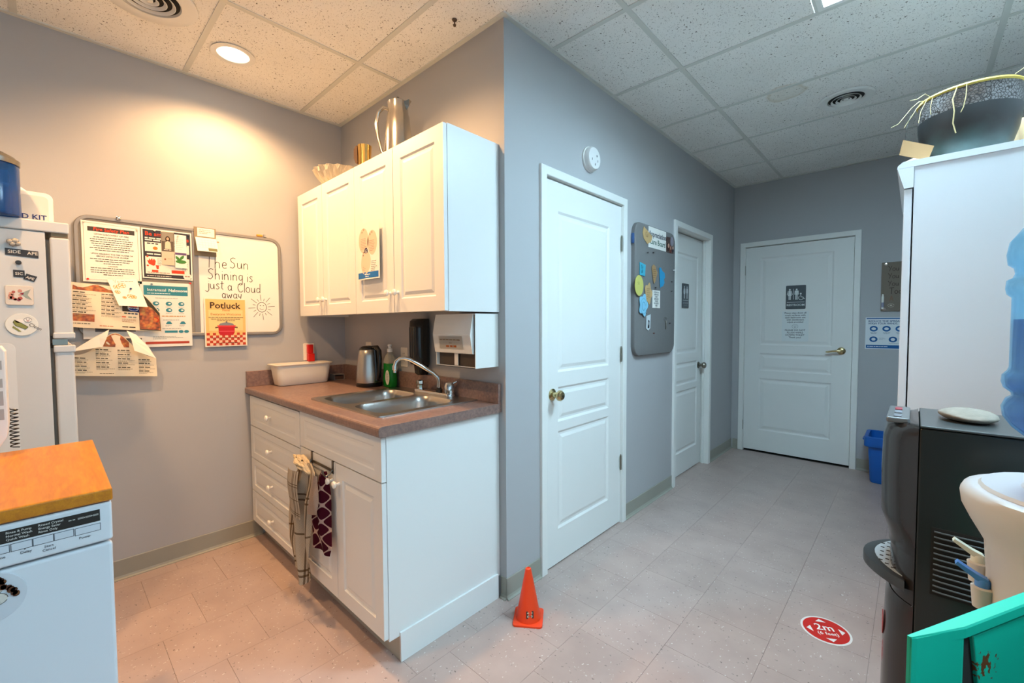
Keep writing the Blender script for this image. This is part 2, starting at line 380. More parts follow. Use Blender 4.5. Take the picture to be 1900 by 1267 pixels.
class Sheet:
    """fn(s,t,o) maps sheet metres and lift o to the world"""
    def __init__(s, fn): s.fn = fn; s.layers = {}
    @staticmethod
    def flat(O, U, V, bend=None):
        O = Vector(O); W = U.cross(V)
        return Sheet(lambda a, b, o: O+U*a+V*b+W*(o+(bend(a, b) if bend else 0)))
    def body(s, name, w, h, m, parent, nu=1, nv=1, th=.0006, top=None):
        g = MB(); fn = s.fn
        T = top or (lambda q: (0, h))
        def at(u, v, o):
            lo, hi = T(u*w); return fn(u*w, lo+(hi-lo)*v, o)
        b = g.bm
        A = [[b.verts.new(at(i/nu, j/nv, th)) for i in range(nu+1)] for j in range(nv+1)]; B = [[b.verts.new(at(i/nu, j/nv, 0)) for i in range(nu+1)] for j in range(nv+1)]
        for j in range(nv):
            for i in range(nu):
                b.faces.new((A[j][i], A[j][i+1], A[j+1][i+1], A[j+1][i])); b.faces.new((B[j][i], B[j+1][i], B[j+1][i+1], B[j][i+1]))
        for i in range(nu):
            b.faces.new((A[0][i], B[0][i], B[0][i+1], A[0][i+1])); b.faces.new((A[nv][i], A[nv][i+1], B[nv][i+1], B[nv][i]))
        for j in range(nv):
            b.faces.new((A[j][0], A[j+1][0], B[j+1][0], B[j][0])); b.faces.new((A[j][nu], B[j][nu], B[j+1][nu], A[j+1][nu]))
        bmesh.ops.recalc_face_normals(b, faces=b.faces)
        return g.build(name, m, parent, smooth=(nu > 2 or nv > 2), angle=60)
    def _l(s, col, lay): return s.layers.setdefault((lay, col), ([], []))
    def poly(s, col, pts, lay=1):
        v, f_ = s._l(col, lay); n = len(v); v += list(pts); f_.append(tuple(range(n, n+len(pts))))
    def rect(s, col, a, b, w, h, lay=1, sub=1):
        for k in range(sub): s.poly(col, [(a+w*k/sub, b), (a+w*(k+1)/sub, b), (a+w*(k+1)/sub, b+h), (a+w*k/sub, b+h)], lay)
    def disc(s, col, cx, cy, r, r2=None, lay=1, n=20): s.poly(col, ell(cx, cy, r, r2 or r, n), lay)
    def text(s, col, st, size, a, b, align='LEFT', bold=False, lay=2, rot=0):
        pv, pf = text_polys(st, size, align, bold); v, f_ = s._l(col, lay); n = len(v); cr, sr = math.cos(rot), math.sin(rot)
        v += [(a+x*cr-y*sr, b+x*sr+y*cr) for x, y in pv]; f_ += [tuple(i+n for i in q) for q in pf]
    def line(s, col, pts, w, lay=2):
        for (x0, y0), (x1, y1) in zip(pts, pts[1:]):
            d = math.hypot(x1-x0, y1-y0) or 1; nx, ny = -(y1-y0)/d*w/2, (x1-x0)/d*w/2
            s.poly(col, [(x0-nx, y0-ny), (x1-nx, y1-ny), (x1+nx, y1+ny), (x0+nx, y0+ny)], lay)
    def hand(s, col, st, size, a, b, w, lay=2, xs=1.0):
        for ch in st:
            wd, st_ = STROKE[ch]
            for pl in st_: s.line(col, [(a+x*size*xs, b+y*size) for x, y in pl], w, lay)
            a += wd*size*xs*1.08
    def words(s, col, a, b, w, h, lay=2, seed=0, fill=1.0):
        """one line of print too small to read: word-long dashes"""
        r = random.Random(seed); x = a; end = a+w*fill
        while x < end-h:
            l = min(end-x, h*r.uniform(1.5, 5)); s.rect(col, x, b, l, h, lay); x += l+h*.7
    def para(s, col, a, b, w, n, lead, h, lay=2, seed=0, center=False):
        r = random.Random(seed)
        for i in range(n):
            fl = r.uniform(.72, 1) if i < n-1 else r.uniform(.4, .8)
            s.words(col, a+(w*(1-fl)/2 if center else 0), b-i*lead, w*fl, h, lay, seed*97+i)
    def done(s, parent, name='print', lift=.0006, mats=None):
        for (lay, col), (v, f_) in sorted(s.layers.items(), key=lambda q: str(q[0])):
            me = bpy.data.meshes.new(name); off = world_of(parent)
            me.from_pydata([s.fn(x, y, lift+.00035*lay)-off for x, y in v], [], f_)
            me.materials.append((mats or {}).get(col) or ink(col)); o = bpy.data.objects.new(name, me); COL.objects.link(o); o.parent = parent; o['kind'] = 'stuff'
        s.layers = {}

# ================================================================= SETTING
XW, YK, XK, YB, ZC, XR, YF = -1.376, 1.4335, -2.947, 4.817, 2.668, .64, -3.0
XE = 3.4
o = MB().box(XK-.1, XE+.1, YF-.1, YB+.1, -.12, -.0035).build('floor', mat('floor_adhesive', '#5E5751', .8)); struct(o, 'pale grey speckled vinyl tile floor of the room', 'floor')
FLOOR = o
# floor tiles: columns along Y, neighbouring columns shifted by half a tile
T = .3048; g = .0009
proto = MB().box(-T/2+g/2, T/2-g/2, -T/2+g/2, T/2-g/2, -.0035, 0).build('floor_tile', M_FLOOR, FLOOR)
first = True
x_edge = -.708
for k in range(-8, 5):
    x0 = x_edge+(k-1)*T; xc = x0+T/2
    yo = 1.502 if k % 2 == 0 else 1.502+T/2
    for j in range(-7, 12):
        yc = yo+j*T+T/2
        if yc < -.35 or yc-T/2 > YB-.01 or x0 > XR-.05: continue
        if x0+T < XK+.01 or x0+T < XW+.05 and yc > 1.55: continue
        if x0+T < -1.5 and yc-T/2 > .95: continue
        if x0 > .12 and yc < 4: continue
        a0, a1 = max(x0, XK), min(x0+T, XR); b0, b1 = yc-T/2, min(yc+T/2, YB)
        if yc > 1.7: a0 = max(a0, XW-.09)
        full = abs(a1-a0-T) < 1e-4 and abs(b1-b0-T) < 1e-4
        if full:
            if first: proto.location = (xc, yc, 0); first = False
            else: dup(proto, (xc, yc, 0))
        else: MB().box(a0+g/2, a1-g/2, b0+g/2, b1-g/2, -.0035, 0).build('floor_tile', M_FLOOR, FLOOR)
struct(MB().box(XK-.1, XE+.1, YF-.1, YB+.1, 2.70, 2.80).build('ceiling', mat('plenum', '#CFCFCB', .9)), 'suspended ceiling of speckled acoustic tiles in a white metal grid', 'ceiling')
CEIL = bpy.data.objects['ceiling']
mains = [-.9546+1.2192*k for k in (-1, 0, 1)]; cross = [1.7738+.6096*i for i in range(-4, 6)]
TROFF = [(-.345, .2546, 1.7838, 2.3734)]
xs = [XK]+mains+[XR]
for i in range(len(xs)-1):
    ys = [-1.4]+[c_ for c_ in cross if c_ > -1.2]+[YB]
    for j in range(len(ys)-1):
        x0, x1, y0, y1 = xs[i], xs[i+1], ys[j], ys[j+1]
        parts = [(x0, x1, y0, y1)]
        if y0 > YK-.01:
            parts = [(max(x0, XW), x1, y0, y1)] if x1 > XW else []
        elif y1 > YK:
            parts = [(x0, x1, y0, YK if x0 < XW else y1)]
            if x0 < XW < x1:                          # the tile that is notched round the wall corner
                q_ = [(x0+.004, y0+.004), (x1-.004, y0+.004), (x1-.004, y1-.004), (XW+.004, y1-.004), (XW+.004, YK-.004), (x0+.004, YK-.004)]
                MB().prism(q_, Vector((0, 0, 2.6705)), X, Y, Z, .0135).build('ceiling_tile', M_CEIL, CEIL); parts = []
        for (a0, a1, b0, b1) in parts:
            for (t0, t1, u0, u1) in TROFF:            # the troffer takes half of its cell
                ym = (u0+u1)/2
                if b0 < ym < b1 and a0 < (t0+t1)/2 < a1: a1 = t0-.012
            if a1-a0 < .03: continue
            MB().box(a0+.004, a1-.004, b0+.004, b1-.004, 2.6705, 2.684).build('ceiling_tile', M_CEIL, CEIL)
def tee(a0, a1, b0, b1): MB().box(a0, a1, b0, b1, ZC-.001, 2.6715).build('ceiling_tee', M_TEE, CEIL)
for x in mains:
    y1 = YK if x < XW else YB
    tee(x-.012, x+.012, -1.4, y1)
for y in cross:
    for i in range(len(xs)-1):
        a0, a1 = xs[i]+.012, xs[i+1]-.012
        if y > YK: a0 = max(a0, XW)
        if a1 > a0: tee(a0, a1, y-.012, y+.012)
tee(-.357, -.345, 1.79, 2.37)
def angle_strip(a0, a1, b0, b1): MB().box(a0, a1, b0, b1, ZC-.004, 2.672).build('wall_angle', M_TEE, CEIL)
angle_strip(XK, XK+.022, -1.4, YK); angle_strip(XK+.022, XW, YK-.022, YK); angle_strip(XW, XW+.022, YK-.022, YB-.022); angle_strip(XW, XR, YB-.022, YB)

def wall(name, boxes, label):
    b = MB()
    for q in boxes: b.box(*q)
    return struct(b.build(name, M_WALL), label, 'wall')
WY0, WY1, WZ0, WZ1 = -2.7, 1.25, .25, 2.6
WX0, WX1 = 1.3, 3.2
D1 = (1.726, 2.508, 2.040); D2 = (3.355, 4.102, 2.046); D3 = (-1.264, -.398, 2.050)
wall('wall_left', [(XK-.1, XK, YF, YK+.1, 0, 2.7)], 'greige painted wall behind the whiteboard and the refrigerator')
wall('wall_kitchen', [(XK, XW, YK, YK+.09, 0, 2.7)], 'greige painted wall behind the sink and the white wall cabinet')
wall('wall_corridor', [(XW-.1, XW, YK+.09, D1[0], 0, 2.7), (XW-.1, XW, D1[1], D2[0], 0, 2.7), (XW-.1, XW, D2[1], YB+.1, 0, 2.7), (XW-.1, XW, D1[0], D1[1], D1[2], 2.7), (XW-.1, XW, D2[0], D2[1], D2[2], 2.7)], 'blue grey lit wall with two white doors and the smoke detector')
wall('wall_back', [(XW, D3[0], YB, YB+.1, 0, 2.7), (D3[1], XR+.1, YB, YB+.1, 0, 2.7), (D3[0], D3[1], YB, YB+.1, D3[2], 2.7)], 'far grey wall with the restroom door and the hand washing poster')
wall('wall_right', [(XR, XE+.1, 1.40, 1.50, 0, 2.7), (XR, XR+.1, 1.50, YB, 0, 2.7)], 'plain wall behind the tall white cabinet and the water coolers')
wall('wall_front', [(XK, WX0, YF-.1, YF, 0, 2.7), (WX1, XE, YF-.1, YF, 0, 2.7), (WX0, WX1, YF-.1, YF, 0, WZ0), (WX0, WX1, YF-.1, YF, WZ1, 2.7)], 'plain wall behind the viewer, out of the picture')
wall('wall_added_window', [(XE, XE+.1, YF, WY0, 0, 2.7), (XE, XE+.1, WY1, 1.40, 0, 2.7), (XE, XE+.1, WY0, WY1, 0, WZ0), (XE, XE+.1, WY0, WY1, WZ1, 2.7)], 'plain wall cut for the invented wide window, out of the picture to the right')
fr_ = MB()
for q in ((WY0, WY0+.05, WZ0, WZ1), (WY1-.05, WY1, WZ0, WZ1), (WY0, WY1, WZ0, WZ0+.05), (WY0, WY1, WZ1-.05, WZ1), ((WY0+WY1)/2-.025, (WY0+WY1)/2+.025, WZ0, WZ1)): fr_.box(XE+.02, XE+.07, *q)
struct(fr_.build('added_window_1', M_TRIM), 'wide white framed window invented to light the room from the right, out of the picture', 'window')  # unseen window, added to let cool side light in
fr_ = MB()
for q in ((WX0, WX0+.05, WZ0, WZ1), (WX1-.05, WX1, WZ0, WZ1), (WX0, WX1, WZ0, WZ0+.05), (WX0, WX1, WZ1-.05, WZ1), (2.22, 2.27, WZ0, WZ1)): fr_.box(q[0], q[1], YF-.07, YF-.02, q[2], q[3])
struct(fr_.build('added_window_2', M_TRIM), 'white framed window invented to light the corridor from behind the viewer, out of the picture', 'window')  # second added window, brightens the corridor ceiling and far door

def cove(name, segs, label):
    """vinyl cove base: segs of (start, end, outward normal)"""
    b = MB()
    for p0, p1, n in segs:
        p0, p1, n = Vector((*p0, 0)), Vector((*p1, 0)), Vector((*n, 0)); u = (p1-p0)
        b.prism([(0, 0), (.016, 0), (.016, .003), (.008, .008), (.004, .018), (.004, .098), (.002, .101), (0, .101)], p0, n, Z, u.normalized(), u.length)
    return struct(b.build(name, M_BASE), label, 'baseboard')
cove('baseboard_left', [((XK, -1.0), (XK, .875), (1, 0))], 'brownish vinyl cove base under the whiteboard wall')
cove('baseboard_corridor', [((XW, YK-.004), (XW, 1.681), (1, 0)), ((XW, 2.553), (XW, 3.309), (1, 0)), ((XW, 4.147), (XW, YB), (1, 0)), ((-1.41, YK), (XW+.004, YK), (0, -1))], 'grey green vinyl cove base along the wall with two doors')
cove('baseboard_back', [((XW+.016, YB), (-1.313, YB), (0, -1)), ((-.350, YB), (XR, YB), (0, -1))], 'grey vinyl cove base beside the restroom door')

PROF = [(.012, -.007), (.022, -.007), (.040, -.0015)]
def casing(parent, axis, a0, a1, top, base, face, w=.045, th=.016, depth=.1, outward=1):
    """white casing round an opening plus its jamb lining"""
    U, O = (Y, lambda a, z: Vector((face, a, z))) if axis == 'Y' else (X, lambda a, z: Vector((a, face, z)))
    W = X if axis == 'Y' else -Y
    pts = [(a0-w, base), (a0, base), (a0, top), (a1, top), (a1, base), (a1+w, base), (a1+w, top+w), (a0-w, top+w)]
    b = MB().prism([(p[0], p[1]) for p in pts], O(0, 0), U, Z, W, th, bev=.004)
    b.build('casing', M_TRIM, parent)
    j = MB()
    for (s0, s1, z0, z1) in ((a0, a0+.002, base, top), (a1-.002, a1, base, top), (a0, a1, top-.002, top)):
        if axis == 'Y': j.box(face-depth, face+.001, s0, s1, z0, z1)
        else: j.box(s0, s1, face-.001, face+depth, z0, z1)
    j.build('jamb', M_TRIM, parent)
def hinge(parent, c, ax):
    b = MB().lathe([(.0055, -.045), (.0055, .045)], c, 10)
    for k in (-.05, .047): b.lathe([(.004, 0), (.0055, .001), (.003, .004)], Vector(c)+Z*k, 8)
    b.build('hinge', M_NICKEL, parent, True)
def knob_round(parent, c, W, m):
    k = MB().lathe([(.031, 0), (.031, .004), (.024, .009), (.014, .012), (.012, .03), (.020, .036), (.028, .046), (.028, .056), (.020, .066), (.008, .068)], c, 28, W).build('door_knob', m, parent, True)
    MB().lathe([(.007, 0), (.007, .001), (.002, .0012)], Vector(c)+W*.0682, 12, W).build('lock_button', M_NICKEL, k, True)
# door 1
d = thing('door_1', 'white three-panel door with round brass knob, nearest the orange cone', 'door', (XW, 2.117, 0)); d['kind'] = 'structure'
MB().box(XW-.11, XW-.0995, D1[0]-.05, D1[1]+.05, -.05, 2.3).build('door_light_block', M_GAP, d)  # unseen dark board added behind the leaf to stop light leaks
casing(d, 'Y', D1[0], D1[1], D1[2], 0, XW)
w = D1[1]-D1[0]-.008
MB().panel_slab(w, 2.022, .035, [(.107, .627, .185, .715), (.107, .627, .765, .952), (.107, .627, 1.030, 1.875)], Vector((XW-.003, D1[0]+.004, .008)), Y, Z, X, PROF).build('door_leaf', M_WHITE, d)
for z in (1.80, 1.1, .40): hinge(d, (XW+.006, 2.496, z), None)
knob_round(d, (XW-.003, 1.788, .925), X, M_BRASS)
MB().box(XW-.003, XW+.0022, 1.7262, 1.7285, .90, .96).build('strike_plate', M_NICKEL, d)
# door 2
d = thing('door_2', 'white recessed door half hidden behind the grey felt board', 'door', (XW, 3.73, 0)); d['kind'] = 'structure'
MB().box(XW-.13, XW-.1005, D2[0]-.05, D2[1]+.05, -.05, 2.3).build('door_light_block', M_GAP, d)  # same added light blocker behind the recessed leaf
casing(d, 'Y', D2[0], D2[1], D2[2], 0, XW)
w = D2[1]-D2[0]-.008
MB().panel_slab(w, 2.028, .035, [(.10, w-.10, .185, .715), (.10, w-.10, .765, .952), (.10, w-.10, 1.030, 1.875)], Vector((XW-.060, D2[0]+.004, .008)), Y, Z, X, PROF).build('door_leaf', M_WHITE, d)
knob_round(d, (XW-.060, 4.03, .915), X, M_NICKEL)
MB().box(XW-.048, XW-.030, D2[1]-.014, D2[1]-.002, 0, D2[2]-.002).build('door_stop', M_TRIM, d)
# restroom sign on door 2
def figure(sh, col, cx, base, h, skirt):
    sh.disc(col, cx, base+h*.93, h*.075, lay=2)
    if skirt: sh.poly(col, [(cx-.07*h, base+.84*h), (cx+.07*h, base+.84*h), (cx+.15*h, base+.36*h), (cx-.15*h, base+.36*h)], 2)
    else: sh.poly(col, [(cx-.11*h, base+.84*h), (cx+.11*h, base+.84*h), (cx+.10*h, base+.42*h), (cx-.10*h, base+.42*h)], 2)
    for q in (-1, 1):
        sh.poly(col, [(cx+q*.015*h, base), (cx+q*.085*h, base), (cx+q*.085*h, base+.45*h), (cx+q*.015*h, base+.45*h)][::q], 2)
        sh.poly(col, [(cx+q*.10*h, base+.84*h), (cx+q*.15*h, base+.80*h), (cx+q*(.23 if skirt else .17)*h, base+.46*h), (cx+q*(.18 if skirt else .12)*h, base+.45*h)][::-q], 2)
def sign_plate(name, label, O, U, w, h, m):
    t_ = thing(name, label, 'sign', O)
    MB().prism(rrect(w, h, .008, cx=w/2, cy=h/2), Vector(O), U, Z, U.cross(Z), .004, bev=.001).build('plate', m, t_)
    return t_
M_SIGN = mat('sign_grey', '#4A5055', .45)
O2 = (XW-.0596, 3.632, 1.425)
t = sign_plate('restroom_sign', 'small grey plaque with two white figures on the recessed door', O2, Y, .145, .205, M_SIGN)
s = Sheet.flat(O2, Y, Z)
figure(s, '#D5DADB', .045, .078, .105, True); figure(s, '#D5DADB', .102, .078, .105, False)
s.rect('#D5DADB', .012, .062, .121, .0035); s.text('#AEB4B6', 'RESTROOM', .021, .0725, .033, 'CENTER'); s.words('#7E8588', .03, .018, .085, .005)
s.done(t, 'lettering', .004)
# door 3
d = thing('door_3', 'white three-panel restroom door with brass lever in the far wall', 'door', (-.83, YB, 0)); d['kind'] = 'structure'
MB().box(D3[0]-.05, D3[1]+.05, YB+.0995, YB+.11, -.05, 2.3).build('door_light_block', M_GAP, d)  # added blocker, keeps world light from leaking round the leaf
casing(d, 'X', D3[0], D3[1], D3[2], 0, YB)
w = D3[1]-D3[0]-.008
MB().panel_slab(w, 2.022, .035, [(.132, w-.140, .205, .725), (.132, w-.140, .800, .975), (.132, w-.140, 1.055, 1.915)], Vector((D3[0]+.004, YB+.004, .020)), X, Z, -Y, [(.012, -.007), (.022, -.007), (.045, -.001)]).build('door_leaf', M_WHITE, d)
for z in (1.82, .262): hinge(d, (-1.266, YB-.006, z), None)
lv = MB().lathe([(.032, 0), (.032, .004), (.026, .010), (.012, .012), (.011, .045)], (-.475, YB+.004, 1.04), 24, -Y).build('door_lever', M_BRASS, d, True)
MB().tube([(-.475, YB-.042, 1.04), (-.50, YB-.047, 1.042), (-.535, YB-.047, 1.038), (-.565, YB-.044, 1.031), (-.582, YB-.040, 1.030)], [.010, .010, .009, .008, .006], 12).build('lever_arm', M_BRASS, lv, True)
MB().box(-.399, -.3965, YB-.004, YB+.003, 1.00, 1.07).build('strike_plate', M_NICKEL, d)
MB().box(D3[0]+.002, D3[1]-.002, YB+.045, YB+.06, 0, .03).build('under_door_shade', M_GAP, d)  # dark strip standing in for the shade under the leaf
O3 = (-.909, YB+.0036, 1.424)
t = sign_plate('restroom_sign', 'grey RESTROOM plaque with wheelchair symbol on the far door', O3, X, .160, .222, M_SIGN)
t.location.y -= 0; s = Sheet.flat(O3, X, Z)
C_ = '#DADFDF'
figure(s, C_, .032, .088, .102, True); s.rect(C_, .060, .090, .003, .10, 2); figure(s, C_, .087, .088, .102, False)
s.disc(C_, .120, .143, .007, lay=2); s.line(C_, [(.120, .136), (.122, .112), (.138, .110), (.146, .094), (.154, .096)], .005)
s.line(C_, [(.122+.019*math.cos(a), .104+.019*math.sin(a)) for a in [2.2+k*.42 for k in range(11)]], .004)
s.rect(C_, .010, .062, .140, .004); s.text(C_, 'RESTROOM', .028, .080, .028, 'CENTER', True)
s.done(t, 'lettering', .004)
ON = (-.937, YB+.0036, 1.118)
t = thing('restroom_notice', 'sheet of printed cleaning instructions taped below the RESTROOM plaque', 'notice', ON)
s = Sheet.flat(ON, X, Z); s.body('paper', .215, .285, mat('notice_paper', '#DDE2E1', .5), t)
for i, l in enumerate(['Please wipe down all', 'touch surfaces with', 'each bathroom use', 'with disinfectant', 'wipes provided']): s.text('#3E4347', l, .021, .107, .262-i*.0215, 'CENTER', True)
s.line('#4B5054', [(.107+.024*math.cos(a), .142+.019*math.sin(a)) for a in [k*.4 for k in range(17)]], .0015); s.disc('#4B5054', .099, .146, .003); s.disc('#4B5054', .115, .146, .003); s.disc('#4B5054', .107, .134, .004)
for i, l in enumerate(['PLEASE DO NOT', 'FLUSH WIPES', 'DOWN TOILET', 'Thank you!']): s.text('#3E4347', l, .022, .107, .098-i*.0225, 'CENTER', True)
s.done(t, 'lettering')

# ================================================================= CEILING FITTINGS
def troffer(x0, x1, y0, y1, label):
    x0, x1 = min(x0, x1), max(x0, x1); y0, y1 = min(y0, y1), max(y0, y1)
    t_ = thing('ceiling_light', label, 'light', ((x0+x1)/2, (y0+y1)/2, ZC))
    m_e = NT('troffer_lens') if 'troffer_lens' not in _m else None
    if m_e:
        em = m_e.n('ShaderNodeEmission'); em.inputs[0].default_value = (*COOL, 1); em.inputs[1].default_value = TROFFER_STRENGTH
        m_e.l(em.outputs[0], m_e.t.nodes['Material Output'].inputs[0])
    b = MB()
    for q in ((x0, x0+.022, y0, y1), (x1-.022, x1, y0, y1), (x0+.022, x1-.022, y0, y0+.022), (x0+.022, x1-.022, y1-.022, y1)): b.box(*q, ZC-.002, 2.678)
    b.build('frame', M_TRIM, t_)
    MB().box(x0+.022, x1-.022, y0+.022, y1-.022, 2.670, 2.674).build('diffuser', _m['troffer_lens'], t_)
    n = 7; w_ = (x1-x0-.044)/n
    for k in range(1, n): MB().box(x0+.022+k*w_-.002, x0+.022+k*w_+.002, y0+.022, y1-.022, 2.660, 2.6705).build('louvre_blade', M_TRIM, t_)
troffer(*TROFF[0], 'square fluorescent ceiling panel in the corridor, at the top edge of the picture')

troffer(.875, 1.475, .565, 1.165, 'invented square light panel to the right of the viewer, out of the picture')  # extra panel added to brighten the tall cabinet side and coolers
def downlight(x, y, label):
    t_ = thing('downlight', label, 'light', (x, y, ZC), 'recessed kitchen downlights')
    MB().lathe([(.072, 0), (.095, -.001), (.097, .003), (.072, .0045)], (x, y, ZC), 40, -Z, cap0=False, cap1=False).build('trim_ring', M_TRIM, t_, True)
    MB().lathe([(.072, -.0), (.066, -.0028)], (x, y, ZC), 40, -Z, cap0=False, cap1=False).build('baffle', M_TRIM, t_, True)
    if 'warm_lens' not in _m:
        m_e = NT('warm_lens'); em = m_e.n('ShaderNodeEmission'); em.inputs[0].default_value = (1, .86, .66, 1); em.inputs[1].default_value = LENS_STRENGTH
        m_e.l(em.outputs[0], m_e.t.nodes['Material Output'].inputs[0])
    MB().lathe([(.055, .0), (.050, .006), (.02, .008)], (x, y, ZC+.002), 32, -Z).build('lamp_lens', _m['warm_lens'], t_, True)
    L = bpy.data.lights.new('downlight_beam', 'SPOT'); L.energy = SPOT_W; L.color = WARM; L.spot_size = math.radians(152); L.spot_blend = .55; L.shadow_soft_size = .045
    lo = bpy.data.objects.new('downlight_beam', L); COL.objects.link(lo); lo.parent = t_; lo.location = (0, 0, -.014)
downlight(-2.566, .690, 'recessed round downlight glowing warm above the whiteboard wall')
downlight(-1.75, .72, 'recessed round downlight in front of the sink, just above the picture')
downlight(-1.75, -.25, 'invented warm downlight over the dishwasher, above and behind the picture')  # extra unseen lamp, added to warm the refrigerator side and wood top

def diffuser(x, y, r, label):
    t_ = thing('ceiling_vent', label, 'vent', (x, y, ZC), 'round ceiling air diffusers')
    MB().lathe([(r*.62, -.006), (r*.66, .006), (r*.95, .010), (r, .004), (r, -.001)], (x, y, ZC), 48, -Z, cap0=False, cap1=False).build('flange', M_TRIM, t_, True)
    MB().lathe([(r*.63, -.001), (r*.62, .0004), (r*.01, .0004)], (x, y, ZC), 40, -Z).build('throat', M_GAP, t_)
    for q in (.50, .33, .17):
        MB().lathe([(r*(q-.03), .002), (r*(q+.03), .011), (r*(q+.04), .010), (r*(q-.015), .001)], (x, y, ZC), 40, -Z, cap0=False, cap1=False).build('cone_ring', M_TRIM, t_, True)
    MB().lathe([(r*.09, -.002), (r*.09, .010), (r*.04, .014)], (x, y, ZC), 24, -Z).build('hub', M_TRIM, t_, True)
diffuser(-.343, 3.39, .142, 'round white ceiling diffuser over the corridor')
diffuser(-2.385, .335, .17, 'round white ceiling diffuser cut by the top edge above the whiteboard wall')
t = MB().lathe([(.004, 0), (.012, .001), (.010, .006), (.003, .009), (.003, .022), (.007, .024), (.006, .030), (.001, .031)], (-1.555, 1.30, 2.6705), 12, -Z).build('ceiling_hook', mat('rust_brown', '#5A4632', .5), None, True)
tag(t, 'tiny brown hook screwed into the ceiling tile above the wall cabinet', 'hook')
# smoke detector
c0 = Vector((XW, 2.124, 2.222))
t = thing('smoke_detector', 'round white smoke detector above the nearest door', 'detector', c0)
MB().lathe([(.070, 0), (.070, .010), (.064, .012)], c0, 40, X).build('base_plate', M_TRIM, t, True)
MB().lathe([(.064, .012), (.064, .030), (.058, .040), (.030, .043), (.002, .0435)], c0, 40, X).build('cover', mat('detector_white', '#E4E4E2', .45), t, True)
MB().lathe([(.007, 0), (.006, .002), (.001, .0022)], c0+Vector((.0425, .018, .014)), 12, X).build('test_button', mat('detector_grey', '#8C8F92', .5), t, True)
for (a, b) in ((-.03, -.012), (.028, -.012), (.0, -.035)): MB().box(c0.x+.040, c0.x+.0434, c0.y+a-.002, c0.y+a+.002, c0.z+b-.006, c0.z+b+.006).build('sound_slot', M_DARK, t)

# ================================================================= KITCHEN CABINETS
CP = [(.006, -.006), (.016, -.006), (.030, -.001)]
def cab_knob(parent, x, y, z):
    MB().lathe([(.008, 0), (.006, .006), (.0055, .012), (.012, .016), (.0155, .022), (.014, .028), (.007, .031), (.001, .0315)], (x, y, z), 20, -Y).build('knob', M_KNOB, parent, True)
YU = 1.115
t = thing('wall_cabinet', 'white four-door wall cabinet hung above the sink counter', 'cabinet', (-2.155, 1.27, 1.35))
b = MB(); b.box(-2.900, -2.884, YU+.02, YK-.002, 1.35, 2.115); b.box(-1.428, -1.412, YU+.02, YK-.002, 1.35, 2.115)
b.box(-2.884, -1.428, YU+.02, YK-.002, 2.099, 2.115); b.box(-2.884, -1.428, YU+.02, YK-.002, 1.362, 1.378); b.box(-2.884, -1.428, YK-.008, YK-.002, 1.378, 2.099); b.box(-2.166, -2.150, YU+.02, YK-.008, 1.378, 2.099)
b.build('carcass', M_CAB, t)
ux = [-2.900, -2.547, -2.158, -1.789, -1.412]
for i in range(4):
    w = ux[i+1]-ux[i]-.004
    dr = MB().panel_slab(w, .760, .019, [(.058, w-.058, .062, .760-.062)], Vector((ux[i]+.002, YU, 1.352)), X, Z, -Y, CP).build('cabinet_door', M_CAB, t)
    cab_knob(dr, ux[i+1]-.033 if i % 2 == 0 else ux[i]+.033, YU, 1.443)
YB0 = .820
t = thing('base_cabinet', 'white base cabinet with four drawers and two doors under the sink counter', 'cabinet', (-2.17, 1.13, 0))
b = MB(); b.box(-2.928, -2.912, YB0+.02, YK-.002, .10, .884); b.box(-1.436, -1.420, YB0+.02, YK-.002, .10, .884); b.box(-2.178, -2.162, YB0+.02, YK-.002, .10, .884)
b.box(-2.912, -1.436, YB0+.02, YK-.002, .10, .116); b.box(-2.912, -1.436, YK-.01, YK-.002, .116, .884); b.box(-2.912, -1.436, YB0+.02, YB0+.04, .85, .884)
b.build('carcass', M_CAB, t)
MB().box(-2.928, -1.42, .886, .902, 0, .10).build('toe_kick', mat('toe_kick_board', '#B9AE9C', .6), t, label='beige toe kick board')
MB().box(-1.4198, -1.411, .884, YK-.018, 0, .116, .001).build('side_skirting', M_CAB, t)
zs = [.112, .303, .500, .697, .878]
dx0, dx1 = -2.926, -2.172
for i in range(4):
    h = zs[i+1]-zs[i]-.005; w = dx1-dx0-.003
    pr = CP if i < 2 else [(.006, -.002), (.016, -.002), (.03, -.0005)]
    dr = MB().panel_slab(w, h, .019, [(.05, w-.05, .035, h-.035)], Vector((dx0, YB0, zs[i])), X, Z, -Y, pr).build('drawer', M_CAB, t)
    cab_knob(dr, -2.575, YB0, zs[i]+h/2+.003)
w = .748
MB().panel_slab(w, .166, .019, [(.05, w-.05, .035, .131)], Vector((-2.170, YB0, .712)), X, Z, -Y, [(.006, -.002), (.016, -.002), (.03, -.0005)]).build('false_front', M_CAB, t)
for i, (a0, a1) in enumerate(((-2.170, -1.798), (-1.795, -1.422))):
    w = a1-a0
    dr = MB().panel_slab(w, .595, .019, [(.058, w-.058, .062, .533)], Vector((a0, YB0, .112)), X, Z, -Y, CP).build('cabinet_door', M_CAB, t)
    cab_knob(dr, (a1-.03) if i == 0 else (a0+.03), YB0, .625)
